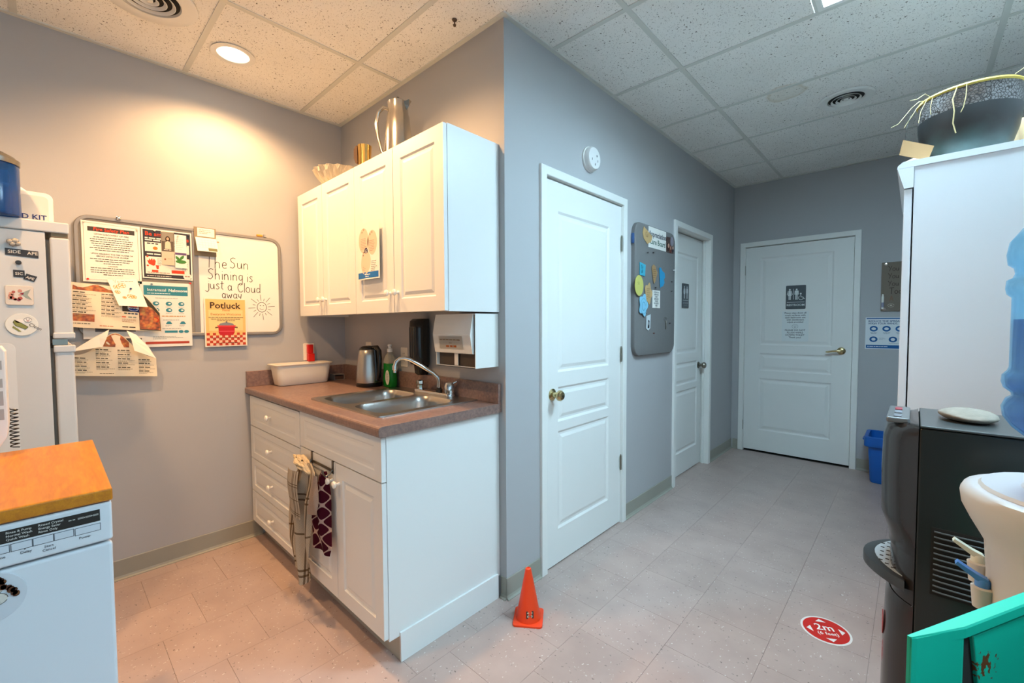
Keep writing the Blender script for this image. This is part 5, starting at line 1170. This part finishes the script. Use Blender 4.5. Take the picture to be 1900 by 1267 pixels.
card('paper_cloud', 'bright blue paper cloud shape on the felt board', [(2.985, 1.690), (3.01, 1.695), (3.035, 1.672), (3.075, 1.66), (3.085, 1.63), (3.065, 1.612), (3.075, 1.59), (3.05, 1.562), (3.02, 1.558), (3.005, 1.545), (2.995, 1.60)], M_BLUE, lift=.004)
t = card('paper_oval', 'pale yellow paper oval at the left edge of the felt board', ell(2.668, 1.545, .060, .068, 28), M_YEL, lift=.010); s = Sheet.flat((XB+.010, 2.63, 1.50), Y, Z); s.hand('#8A8A4A', 'so', .03, .015, .05, .002); s.done(t, 'handwriting', .0012)
t = card('paper_flower', 'tan paper flower shape with writing on the felt board', cloud(2.815, 1.500, .105, .135), M_TAN, lift=.005); s = Sheet.flat((XB+.005, 2.775, 1.44), Y, Z); s.para('#7A5F38', .012, .09, .055, 6, .014, .003, 2, 15); s.done(t, 'handwriting', .0012)
t = card('paper_flower', 'light blue paper flower shape on the felt board', cloud(2.735, 1.418, .120, .140), M_LBL, lift=.009); s = Sheet.flat((XB+.009, 2.68, 1.35), Y, Z); s.line('#3A7A9A', ell(.055, .06, .024, .028, 14), .003); s.line('#3A7A9A', ell(.055, .06, .045, .052, 14), .002); s.done(t, 'drawing', .0012)
t = thing('typed_note', 'small white typed note pinned at the middle of the felt board', 'note', (XB, 2.94, 1.46)); s = Sheet.flat((XB+.001, 2.885, 1.403), Y, Z); s.body('paper', .125, .125, M_PAPER, t)
for i, l in enumerate(['ATTENTION', 'EVERYONE', 'NEW', 'EMPLOYEE', 'PLEASE', 'PIN A NOTE', 'HERE']): s.text('#4A4E52', l, .015, .062, .105-i*.0155, 'CENTER', True)
s.done(t, 'lettering')
t = card('photo_strip', 'narrow black and white photo strip low on the felt board', [(2.790, 1.345), (2.855, 1.358), (2.850, 1.262), (2.82, 1.245), (2.785, 1.262)], mat('strip_pale', '#C9D2D6', .4), 'photo', .003); s = Sheet.flat((XB+.003, 2.79, 1.25), Y, Z); s.poly('#22262A', [(.018, .012), (.044, .012), (.048, .062), (.026, .070)], 2); s.disc('#9AA0A4', .034, .044, .008, .014, 3); s.done(t, 'picture', .0012)
t = thing('door_key', 'small key hanging from a pin on the felt board', 'key', (XB, 3.11, 1.30)); MB().lathe([(.011, 0), (.012, .002), (.010, .004)], (XB+.002, 3.112, 1.306), 16, X).build('key_bow', M_NICKEL, t, True); MB().box(XB+.002, XB+.005, 3.108, 3.116, 1.252, 1.300).build('key_blade', M_NICKEL, t); MB().tube([(XB+.004+.001*math.sin(k), 3.095+.02*math.cos(k*.6), 1.325+.012*math.sin(k*.6)) for k in range(11)], .0016, 6).build('key_ring', M_CHROME, t, True)
for (y, z, where) in ((2.800, 1.775, 'black push pin left of centre below the Appreciation sign'), (2.885, 1.785, 'black push pin right below the Appreciation sign'), (2.925, 1.545, 'black push pin above the typed note'), (3.20, 1.605, 'black push pin near the right edge of the felt board, upper'), (3.20, 1.535, 'black push pin near the right edge of the felt board, lower'), (2.775, 1.362, 'black push pin below the light blue paper flower'), (2.905, 1.225, 'red brown push pin lowest on the felt board'), (3.17, 1.295, 'black push pin right of the hanging key'), (3.24, 1.695, 'white push pin at the right rim of the felt board')):
    pin((XB+.0005, y, z), X, '#2A2424' if 'black' in where else ('#E4E4E0' if 'white' in where else '#6A3A34'), where)
t = thing('blue_clip', 'blue clip gripping the left rim of the felt board', 'clip', (XB, 2.632, 1.87)); MB().box(XW+.004, XW+.022, 2.622, 2.6325, 1.82, 1.885, .002).build('clip_body', mat('clip_blue', '#33598E', .4), t)

# ================================================================= BACK WALL ITEMS
YP = YB-.0005
t = thing('acrylic_board', 'clear acrylic memo board with handwriting on the far wall', 'board', (-.05, YP, 1.58))
MB().prism(rrect(.34, .405, .006, 3, -.046, 1.592), Vector((0, YP-.012, 0)), X, Z, -Y, .004).build('acrylic_sheet', M_ACRYLIC, t)
MB().box(-.205, .11, YP-.003, YP-.001, 1.40, 1.785).build('backing_sheet', mat('taupe_sheet', '#8E8075', .6), t)
for (a, c_) in ((-.190, 1.778), (.098, 1.778), (-.190, 1.405), (.098, 1.405)): MB().lathe([(.009, 0), (.009, .013), (.011, .014), (.010, .019), (.002, .020)], (a, YP, c_), 14, -Y).build('standoff', M_CHROME, t, True)
s = Sheet.flat((-.205, YP-.0165, 1.395), X, Z)
for i, l in enumerate(('You Are', 'You Are', 'You Are')): s.hand('#4A3E34', l, .044, .032, .325-i*.062, .004)
s.hand('#4A3E34', 'Today', .050, .042, .135, .005); s.hand('#7A5A44', 'A  G', .045, .045, .075, .004); s.line('#C9BFB0', ell(.055, .04, .020, .014, 12), .002); s.rect('#C9BFB0', .048, .036, .014, .008)
s.done(t, 'handwriting', .0002)
t = thing('marker_pen', 'white marker pen clipped to the left edge of the acrylic board', 'marker', (-.205, YP-.012, 1.47)); MB().lathe([(.008, 0), (.009, .01), (.009, .10), (.006, .125), (.002, .126)], (-.203, YP-.022, 1.405), 14).build('pen_body', M_KNOB, t, True); MB().lathe([(.0095, 0), (.0095, .04)], (-.203, YP-.022, 1.42), 14).build('pen_cap', mat('pen_lilac', '#8E90A8', .4), t, True)
t = thing('handwashing_poster', 'white and blue hand washing poster below the acrylic board', 'poster', (-.10, YP, 1.2)); s = Sheet.flat((-.312, YP-.001, 1.068), X, Z); s.body('paper', .432, .268, mat('poster_pale', '#D9E0E4', .45), t)
BL = '#1F5C97'
s.rect(BL, .006, .255, .42, .008); s.text('#1F4A74', 'REDUCE THE SPREAD OF COVID-19.', .0225, .018, .228, 'LEFT', True); s.text('#1F4A74', 'WASH YOUR HANDS.', .0195, .018, .209, 'LEFT', True)
for i in range(4): s.disc(BL, .055+i*.083, .172, .027, .024, 1); s.disc('#D9E0E4', .055+i*.083, .172, .016, .012, 2, 7); s.words('#8A98A4', .033+i*.083, .136, .045, .004, seed=i); s.words('#8A98A4', .038+i*.083, .128, .035, .004, seed=i+20)
for i in range(3): s.disc(BL, .055+i*.125, .082, .027, .024, 1); s.disc('#D9E0E4', .055+i*.125, .082, .015, .013, 2, 6); s.para('#A5B0BA', .090+i*.125, .092, .05, 3, .008, .003, 2, 60+i)
s.words('#8A98A4', .155, .046, .16, .003, seed=3); s.rect(BL, .006, .006, .42, .028, 1); s.words('#D9E6F0', .015, .018, .14, .005, 2, 8)
s.done(t, 'lettering')
# recycling bin
t = thing('recycling_bin', 'bright blue recycling bin against the far wall beside the door', 'bin', (-.08, 4.62, 0))
M_BIN = mat('bin_blue', '#0F5FB8', .4)
def bl(dx, dy, z): return [(p[0], p[1], z) for p in rrect(.40+dx, .30+dy, .03, 4, -.055, 4.625)]
MB().loft([bl(-.04, -.04, .002), bl(-.03, -.03, .012), bl(.0, .0, .295), bl(.0, .0, .298), bl(.045, .045, .299), bl(.05, .05, .305), bl(.05, .05, .372), bl(.04, .04, .376), bl(.0, .0, .376), bl(-.04, -.035, .02)]).build('bin_body', M_BIN, t, True, angle=45)
MB().tube([(-.285, 4.56, .335), (-.292, 4.60, .328), (-.292, 4.66, .328), (-.285, 4.69, .335)], .006, 8).build('grip', M_BIN, t, True)

# floor sticker
SO = Vector((-.244, 2.192, .0002)); su = Vector((.95, .31, 0)).normalized(); sv_ = Vector((-su.y, su.x, 0)); su, sv_ = Vector((.88, .475, 0)).normalized(), Vector((-.475, .88, 0)).normalized()
def floor_sticker(name, label, C0, r, txt):
    t_ = thing(name, label, 'sticker', C0); s_ = Sheet.flat(C0, su, sv_)
    MB().prism(ell(0, 0, r, r, 40), Vector(C0), su, sv_, Z, .0006).build('backing', mat('sticker_white', '#E6E2DC', .4), t_)
    R = '#C4241C'; s_.disc(R, 0, 0, r*.91, lay=1, n=40)
    s_.text('#F0ECE6', '2m', r*.62, 0, -r*.02, 'CENTER', True, 2); s_.text('#E8DCD4', '(6 feet)', r*.30, 0, -r*.34, 'CENTER', True, 2)
    for k in range(4):
        a = k*PI/2; ca, sa = math.cos(a), math.sin(a); P0 = [(r*.80, 0), (r*.58, r*.22), (r*.58, -r*.22)]
        s_.poly('#E9E2DE', [(x*ca-y*sa, x*sa+y*ca) for x, y in P0], 2)
    s_.done(t_, 'lettering', .0006)
floor_sticker('floor_sticker', 'round red 2m distance sticker on the floor in front of the black cooler', SO, .089, '2m')
# cone
t = thing('traffic_cone', 'small orange cone on the floor at the wall corner', 'cone', (-1.213, 1.398, 0))
M_CONE = mat('cone_orange', '#E8400C', .45)
ca = .62; cu_, cv_ = Vector((math.cos(ca), math.sin(ca), 0)), Vector((-math.sin(ca), math.cos(ca), 0)); cc = Vector((-1.216, 1.404, 0))
MB().prism(rrect(.128, .128, .014, 5), cc+Z*.0005, cu_, cv_, Z, .008, bev=.002).build('cone_base', M_CONE, t, True)
MB().lathe([(.054, .008), (.053, .012), (.014, .215), (.012, .224), (.007, .227), (.006, .222)], cc, 40).build('cone_body', M_CONE, t, True)
dvw = Vector((.75, -.66, 0)).normalized(); dvx = Vector((-dvw.y, dvw.x, 0)); dvx = Vector((.66, .75, 0)).normalized(); tl = Vector((0, 0, 1))*.98+(-dvw)*.19; tl.normalize()
lo_ = cc+dvw*.0478+Z*.030
lab = MB().prism(rrect(.032, .030, .002, 2, 0, .015), lo_, dvx, tl, dvx.cross(tl), .0008).build('cone_label', M_DARK, t)
s = Sheet.flat(lo_, dvx, tl); s.words('#C9C2A8', -.012, .021, .016, .004); s.rect('#C9C2A8', .007, .020, .004, .006, 2); s.words('#8A8470', -.008, .0155, .014, .0025, 2, 4); s.rect('#D0CBBA', -.012, .006, .023, .007, 2); s.words('#5A5648', -.010, .008, .019, .0025, 3, 5); s.done(lab, 'lettering', .0008)

# ================================================================= RIGHT SIDE
TX0, TX1, TY0, TY1, TZ = -.014, .52, 2.10, 2.92, 1.842
t = thing('tall_cabinet', 'tall white storage cabinet at the right behind the black water cooler', 'cabinet', (.25, 2.5, 0))
M_TALL = mat('tall_cabinet_white', '#E6E8EA', .45)
MB().box(TX0, TX1, TY0, TY1, 0, TZ).build('carcass', M_TALL, t)
MB().prism([(TX1, TZ), (TX1, TZ+.022), (TX0-.030, TZ+.022), (TX0-.044, TZ+.010), (TX0-.046, TZ)], Vector((0, TY0-.004, 0)), X, Z, Y, TY1-TY0+.008).build('top_board', M_TALL, t)
MB().prism([(TX0-.001, TZ-.0005), (TX0-.045, TZ-.0005), (TX0-.026, TZ-.072), (TX0-.001, TZ-.072)], Vector((0, TY0-.004, 0)), X, Z, Y, TY1-TY0+.008).build('crown_moulding', M_TALL, t)
for y0, y1 in ((TY0+.002, TY0+.408), (TY0+.412, TY1-.002)): MB().box(TX0-.026, TX0-.004, y0, y1, .06, TZ-.0745, .003).build('cabinet_door', M_TALL, t)
# glazed pot
px_, py_, pz_ = .122, 2.30, TZ+.0225
t = thing('glazed_planter', 'large dark glazed pot with teal base and yellow rope rim on the tall cabinet', 'planter', (px_, py_, pz_))
f = NT('dark_glaze')
n1 = f.n('ShaderNodeTexNoise', Scale=14.0, Detail=6.0); f.l(f.pos, n1.inputs['Vector']); sz = f.n('ShaderNodeSeparateXYZ'); f.l(f.pos, sz.inputs[0])
h_ = f.math('ADD', f.math('SUBTRACT', sz.outputs[2], pz_), f.math('MULTIPLY', f.math('SUBTRACT', n1.outputs['Fac'], .5), .10))
f.l(f.ramp(h_, [(0, '#465C58'), (.05, '#303C39'), (.11, '#241F1C'), (.17, '#262727')]), f.b.inputs['Base Color']); f.b.inputs['Roughness'].default_value = .42
M_GLAZE = f.m
MB().lathe([(.080, 0), (.092, .010), (.112, .050), (.126, .100), (.132, .145), (.133, .172)], (px_, py_, pz_), 56, cap1=False).build('glazed_body', M_GLAZE, t, True)
f = NT('crackle_band'); v = f.n('ShaderNodeTexVoronoi', Scale=110.0, _feature='DISTANCE_TO_EDGE'); f.l(f.pos, v.inputs['Vector']); n1 = f.n('ShaderNodeTexNoise', Scale=9.0); f.l(f.pos, n1.inputs['Vector'])
f.l(f.mix(f.math('LESS_THAN', v.outputs['Distance'], .09), f.ramp(n1.outputs['Fac'], [(.35, '#4E3F36'), (.6, '#767270')]), rgb('#2A221E')), f.b.inputs['Base Color']); f.b.inputs['Roughness'].default_value = .4
bp = f.n('ShaderNodeBump', Strength=.5, Distance=.003); f.l(v.outputs['Distance'], bp.inputs['Height']); f.l(bp.outputs['Normal'], f.b.inputs['Normal'])
MB().lathe([(.1332, .172), (.1345, .20), (.1335, .236), (.128, .240), (.122, .236), (.115, .17), (.07, .03), (.01, .02)], (px_, py_, pz_), 56, cap0=False).build('crackle_rim_band', f.m, t, True, label='crackled brown and grey band')
MB().lathe([(.126, .236), (.135, .236), (.138, .241), (.135, .247), (.126, .247)], (px_, py_, pz_), 56, cap0=False, cap1=False).build('rope_rim', mat('yellow_rope', '#B0953F', .7), t, True)
M_RAF = mat('raffia', '#C9B27E', .7)
def strand(pts, r=.0010): MB().tube([Vector((px_, py_, pz_))+Vector(p) for p in pts], r, 6).build('raffia_strand', M_RAF, t, True)
strand([(-.035, -.134, .238), (-.045, -.138, .20), (-.040, -.137, .16), (-.042, -.132, .12), (-.034, -.128, .085)], .0018)
strand([(-.012, -.140, .238), (-.013, -.141, .20), (-.018, -.139, .165), (-.024, -.136, .15)], .0012)
strand([(-.120, -.07, .238), (-.135, -.085, .22), (-.150, -.09, .19), (-.17, -.09, .155)]); strand([(-.118, -.08, .240), (-.13, -.10, .235), (-.15, -.11, .215), (-.185, -.12, .165), (-.205, -.12, .158)]); strand([(-.110, -.09, .238), (-.125, -.105, .195), (-.13, -.11, .155)]); strand([(-.10, -.10, .240), (-.115, -.12, .25), (-.135, -.13, .235), (-.155, -.14, .232)]); strand([(-.095, -.105, .236), (-.10, -.112, .20), (-.098, -.11, .175)])
strand([(.10, -.10, .245), (.13, -.11, .262), (.16, -.12, .268)]); strand([(.12, -.06, .243), (.15, -.08, .246), (.19, -.09, .240)])
# cardboard tag with cord, paper basket, box
t = thing('cardboard_tag', 'brown cardboard tag leaning at the left foot of the glazed pot', 'tag', (-.02, 2.20, TZ+.03))
MB().prism([(-.038, .020), (.040, -.020), (.055, .028), (-.028, .072)], Vector((-.020, 2.178, TZ+.052)), X, Z, -Y, .003).build('tag_card', mat('kraft_card', '#A07A50', .8), t); MB().tube([(-.042, 2.176, TZ+.118), (-.040, 2.178, TZ+.16), (-.030, 2.19, TZ+.21)], .0008, 6).build('tag_cord', M_DARK, t)
t = thing('paper_basket', 'cream paper bag folded over beside the glazed pot', 'bag', (-.03, 2.24, TZ+.0225))
MB().loft([[(-.050, 2.19, TZ+.023), (.03, 2.19, TZ+.023), (.03, 2.27, TZ+.023), (-.050, 2.27, TZ+.023)], [(-.044, 2.185, TZ+.045), (.024, 2.20, TZ+.050), (.024, 2.26, TZ+.050), (-.044, 2.27, TZ+.045)], [(-.020, 2.205, TZ+.058), (.022, 2.21, TZ+.062), (.02, 2.245, TZ+.062), (-.02, 2.25, TZ+.058)]]).build('bag_body', mat('cream_paper', '#D9CDB8', .7), t)
t = thing('cardboard_box', 'tan cardboard box behind the glazed pot at the right edge', 'box', (.36, 2.60, TZ+.0225)); MB().box(.265, .50, 2.46, 2.72, TZ+.0226, TZ+.20).build('box_body', mat('carton', '#C7A67E', .8), t); MB().box(.268, .497, 2.458, 2.4598, TZ+.095, TZ+.100).build('tape_seam', mat('carton_tape', '#D9C4A2', .5), t)

# black bottom-load cooler
KY0, KY1, KZ = 1.47, 1.775, 1.036
t = thing('black_water_cooler', 'black and grey bottom-load water cooler with a stone on top', 'water cooler', (.16, 1.62, 0))
M_KB = mat('cooler_black', '#1E2423', .22, noise=.15, nscale=500, spec=.4)
MB().box(.014, .36, KY0, KY1, .02, KZ-.004, .006, 3).build('side_shell', M_KB, t, True)
MB().box(.016, .358, KY0-.002, KY1, KZ-.0035, KZ+.002, .002).build('top_panel', mat('cooler_top', '#3A3E3E', .3), t)
M_KF = mat('cooler_front', '#3A3634', .18, .55, noise=.08, nscale=300)
def front(prof, name, m, yb=.55):
    """front shell: silhouette (x,z) swept across the width, rounded back towards both sides"""
    n = 18
    def fn(u, v):
        k = v*(len(prof)-1); i = min(int(k), len(prof)-2); q_ = k-i
        x = prof[i][0]*(1-q_)+prof[i+1][0]*q_; z = prof[i][1]*(1-q_)+prof[i+1][1]*q_
        s_ = abs(2*u-1); return Vector((.0135+(x-.0135)*(1-s_**3.2), KY0+.001+(KY1-KY0-.002)*u, z))
    MB().grid(fn, n, (len(prof)-1)*3).build(name, m, t, True, angle=50)
front([(-.040, .700), (-.040, .715), (-.044, .735), (-.058, .775), (-.060, .90), (-.058, .985), (-.050, 1.015), (-.030, 1.032), (.0135, 1.036)], 'head_panel', M_KF)
front([(-.036, .575), (-.036, .70)], 'alcove_panel', M_KF)
front([(-.049, .02), (-.050, .10), (-.048, .40), (-.044, .54), (-.038, .573)], 'lower_door', M_KF)
tr = MB(); pts = [(.0, .0)]+[(-.092*math.sin(PI*k/14)**.8, .30*k/14) for k in range(1, 14)]+[(.0, .30)]
tr.prism([(p[0]-.004, KY0+.003+p[1]) for p in pts], Vector((0, 0, .606)), X, Y, Z, .026, bev=.004)
tray = tr.build('drip_tray', mat('tray_grey', '#2E2F2F', .35), t, True)
tg = [(p[0]*.72-.004, KY0+.003+.02+p[1]*.87) for p in pts]
gr = MB().prism(tg, Vector((0, 0, .6325)), X, Y, Z, .002).build('drip_grille', mat('grille_silver', '#B9C2C6', .3, .3), tray)
for r_ in range(3):
    for k in range(7-r_): MB().box(-.028-r_*.013-.004, -.028-r_*.013+.004, KY0+.060+r_*.016+k*.030-.0025, KY0+.060+r_*.016+k*.030+.0025, .6346, .6352).build('slot', M_GAP, gr)
MB().box(-.050, -.004, KY0+.045, KY1-.045, 1.030, 1.044, .004).build('button_panel', mat('panel_grey', '#6A6C6C', .3, .3), t)
for k, (c_, y_) in enumerate((('#8E2A34', KY0+.20), ('#6E7278', KY0+.075), ('#6E747C', KY0+.14))): MB().box(-.036, -.020, y_-.018, y_+.018, 1.0442, 1.047, .001).build('push_button', mat('btn_'+c_, c_, .3), t)
for k in range(12):
    z_ = .632+k*.0135
    MB().tube([(.047, KY0-.0015, z_), (.060, KY0-.004, z_), (.150, KY0-.004, z_), (.165, KY0-.0015, z_)], .0022, 6).build('vent_slat', mat('vent_grey', '#59605F', .3, .4), t, True)
MB().box(.042, .168, KY0-.0008, KY0+.0005, .622, .790).build('vent_recess', M_GAP, t)
em = MB().prism(ell(0, 0, .016, .034, 20), Vector((-.0462, KY0+.105, .455)), Vector((.10, -1, 0)).normalized(), Z, Vector((-1, -.10, 0)).normalized(), .0016).build('red_emblem', mat('emblem_red', '#A8262A', .35), t)
# stone
t = thing('flat_stone', 'flat grey beige stone lying on top of the black cooler', 'stone', (.11, 1.66, KZ+.002))
b = bmesh.new(); bmesh.ops.create_icosphere(b, subdivisions=4, radius=1); rn = random.Random(2)
from mathutils import noise as mn_
for v in b.verts:
    d_ = 1+.10*mn_.noise(v.co*1.4)+.02*mn_.noise(v.co*6)
    v.co = Vector((.108, 1.625, KZ+.0165))+Vector((v.co.x*.056*d_, v.co.y*.075*d_, max(-.0142, v.co.z*.0165*d_)))
q = MB(); q.bm.free(); q.bm = b; q.build('stone_body', mat('stone', '#80786C', .85, noise=.25, nscale=70, bump=.4, bscale=160), t, True, angle=70)

# white cooler with bottle
wx, wy = .243, 1.150
t = thing('white_water_cooler', 'white top-load water cooler with blue and white taps at the right edge', 'water cooler', (wx, wy, 0))
M_WC = mat('cooler_cream', '#BDBCB6', .4)
def wl(fr, rd, z, r=.05):
    """plan outline: bulging front towards -X, flat back"""
    p = []
    for k in range(17):
        a = PI/2+PI*k/16; p.append((wx-.02+fr*math.cos(a) if math.cos(a) < 0 else wx-.02, wy+rd*math.sin(a), z))
    return p+[(wx+.14, wy-rd, z), (wx+.15, wy-rd+.01, z), (wx+.15, wy+rd-.01, z), (wx+.14, wy+rd, z)]
MB().loft([wl(.118, .140, .0), wl(.118, .142, .02), wl(.118, .142, .84), wl(.122, .144, .90), wl(.140, .148, .935), wl(.152, .152, .962), wl(.155, .153, .985), wl(.150, .150, .996), wl(.140, .142, 1.0)]).build('cooler_body', M_WC, t, True, angle=45)
MB().loft([wl(.132, .136, 1.0005), wl(.128, .132, 1.006)]).build('top_ring', M_WC, t, True)
bx_, by_ = wx+.005, wy
MB().lathe([(.105, 0), (.100, .004), (.088, .004), (.084, .012), (.070, .014), (.066, .024), (.050, .028), (.046, .045)], (bx_, by_, 1.0065), 48).build('bottle_collar', M_WC, t, True)
for y_, m_, dz in ((wy+.050, 'tap_white', 0), (wy-.030, 'tap_blue', -.012)):
    fx = wx-.128; zt = .838+dz; mm = mat('tap_blue', '#4F86CF', .35) if m_ == 'tap_blue' else mat('tap_white', '#D2D6C6', .35)
    bd = MB().lathe([(.012, 0), (.014, .025), (.015, .036), (.012, .038)], (fx-.016, y_, zt-.040), 20).build('tap', M_WC, t, True)
    MB().tube([(fx+.004, y_, zt-.012), (fx-.016, y_, zt-.012)], .009, 10).build('tap_neck', M_WC, bd, True)
    MB().lathe([(.010, 0), (.010, .010), (.008, .014)], (fx-.016, y_, zt-.002), 16).build('tap_stem', mm, bd, True)
    MB().prism([(.004, .014), (-.010, .020), (-.034, .034), (-.037, .029), (-.010, .009), (.004, .004)], Vector((fx-.014, y_-.008, zt)), X, Z, Y, .016, bev=.002).build('tap_lever', mm, bd)
for z_ in (.880, .852): MB().lathe([(.004, 0), (.003, .0015), (.001, .0016)], (wx+.02, wy-.1425, z_), 10, -Y).build('screw', M_NICKEL, t)
t = thing('water_bottle', 'big blue water bottle upside down on the white cooler', 'bottle', (bx_, by_, 1.05))
R = .132
MB().lathe([(.028, .0), (.030, .018), (.060, .030), (.095, .050), (.120, .074), (.131, .092), (.133, .108), (.128, .122), (.121, .128), (.122, .134), (.131, .142), (.134, .152), (.133, .164), (.127, .172), (.125, .178), (.125, .300), (.131, .306), (.133, .316), (.132, .330), (.125, .334), (.122, .342), (.124, .352), (.131, .358), (.133, .375), (.130, .396), (.116, .418), (.085, .434), (.04, .440), (.004, .441)], (bx_, by_, 1.0365), 56).build('bottle_shell', M_BOTTLE, t, True, angle=60)
MB().lathe([(.028, .021), (.060, .034), (.094, .054), (.118, .077), (.128, .094), (.130, .108), (.125, .121), (.118, .128), (.119, .135), (.128, .144), (.130, .164), (.123, .174), (.122, .179), (.122, .262), (.03, .2625)], (bx_, by_, 1.0365), 48).build('water', M_WATER, t, True, angle=60)

# green metal cabinet, its door ajar
t = thing('green_metal_cabinet', 'green painted metal cabinet with rust chipped door ajar, lower right corner', 'cabinet', (.4, .78, 0))
M_GR = mat('green_paint', '#10AC8E', .42, noise=.05, nscale=12)
hx, hy = .182, .967; du = Vector((-.4695, -.8829, 0)); dn = Vector((.8829, -.4695, 0)); DWd = .378; ZT = .950
P0 = Vector((hx, hy, 0))
b = MB(); b.box(.19, .205, .585, .985, .06, ZT); b.bm.clear()
b.box(.20, .60, .585, .600, 0, ZT); b.box(.20, .60, .970, .985, 0, ZT); b.box(.585, .60, .60, .970, 0, ZT); b.box(.20, .60, .585, .985, ZT-.015, ZT); b.box(.20, .60, .60, .970, .05, .065); b.build('carcass', M_GR, t)
dr = MB().prism([(0, .06), (DWd, .06), (DWd, ZT), (0, ZT)], P0, du, Z, -dn, .003).build('door_skin', M_GR, t)
pl_ = lambda d_, o_, z: P0+du*d_+dn*o_+Z*z
MB().loft([[pl_(DWd, .0002, z), pl_(DWd, .0015, z), pl_(DWd-.006, .003, z), pl_(DWd-.072, .0105, z), pl_(DWd-.076, .010, z), pl_(DWd-.076, .0002, z)] for z in (.06, ZT-.0012)]).build('door_stile', M_GR, dr)
MB().loft([[pl_(d_, .0002, ZT-.012), pl_(d_, .0002, ZT+.0006), pl_(d_, o_*.9, ZT+.0006), pl_(d_, o_, ZT-.0015), pl_(d_, o_, ZT-.012)] for d_, o_ in ((DWd, .0012), (DWd-.076, .0115), (0, .0115))]).build('door_top_flange', M_GR, dr)
f = NT('green_paint_rusty'); n1 = f.n('ShaderNodeTexNoise', Scale=110.0, Detail=6.0); f.l(f.pos, n1.inputs['Vector']); d = f.n('ShaderNodeVectorMath', _operation='DISTANCE'); d.inputs[1].default_value = (.066, .748, .886); f.l(f.pos, d.inputs[0])
k = f.math('GREATER_THAN', f.math('SUBTRACT', n1.outputs['Fac'], f.math('MULTIPLY', d.outputs['Value'], 9.0)), .40)
f.l(f.mix(k, rgb('#10AC8E'), rgb('#6A3A1E')), f.b.inputs['Base Color']); f.b.inputs['Roughness'].default_value = .42; bp = f.n('ShaderNodeBump', Strength=.35, Distance=.01); n3 = f.n('ShaderNodeTexNoise', Scale=16.0); f.l(f.pos, n3.inputs['Vector']); f.l(n3.outputs['Fac'], bp.inputs['Height'])
MB().prism([(0, .08), (DWd-.130, .08), (DWd-.128, .78), (DWd-.122, .85), (DWd-.112, .90), (DWd-.106, ZT-.022), (0, ZT-.022)], P0+dn*.001, du, Z, dn, .004, bev=.0015).build('inner_panel', f.m, dr)
MB().prism([(DWd-.140, .08), (DWd-.075, .08), (DWd-.075, ZT-.013), (DWd-.140, ZT-.013)], P0, du, Z, dn, .0008).build('dark_seam', M_GAP, dr)
pk = P0+du*(DWd-.111)+dn*.001+Z*.858
MB().lathe([(.006, 0), (.010, .008), (.009, .016), (.002, .018)], pk, 16, dn).build('latch_knob', M_DARK, dr, True)
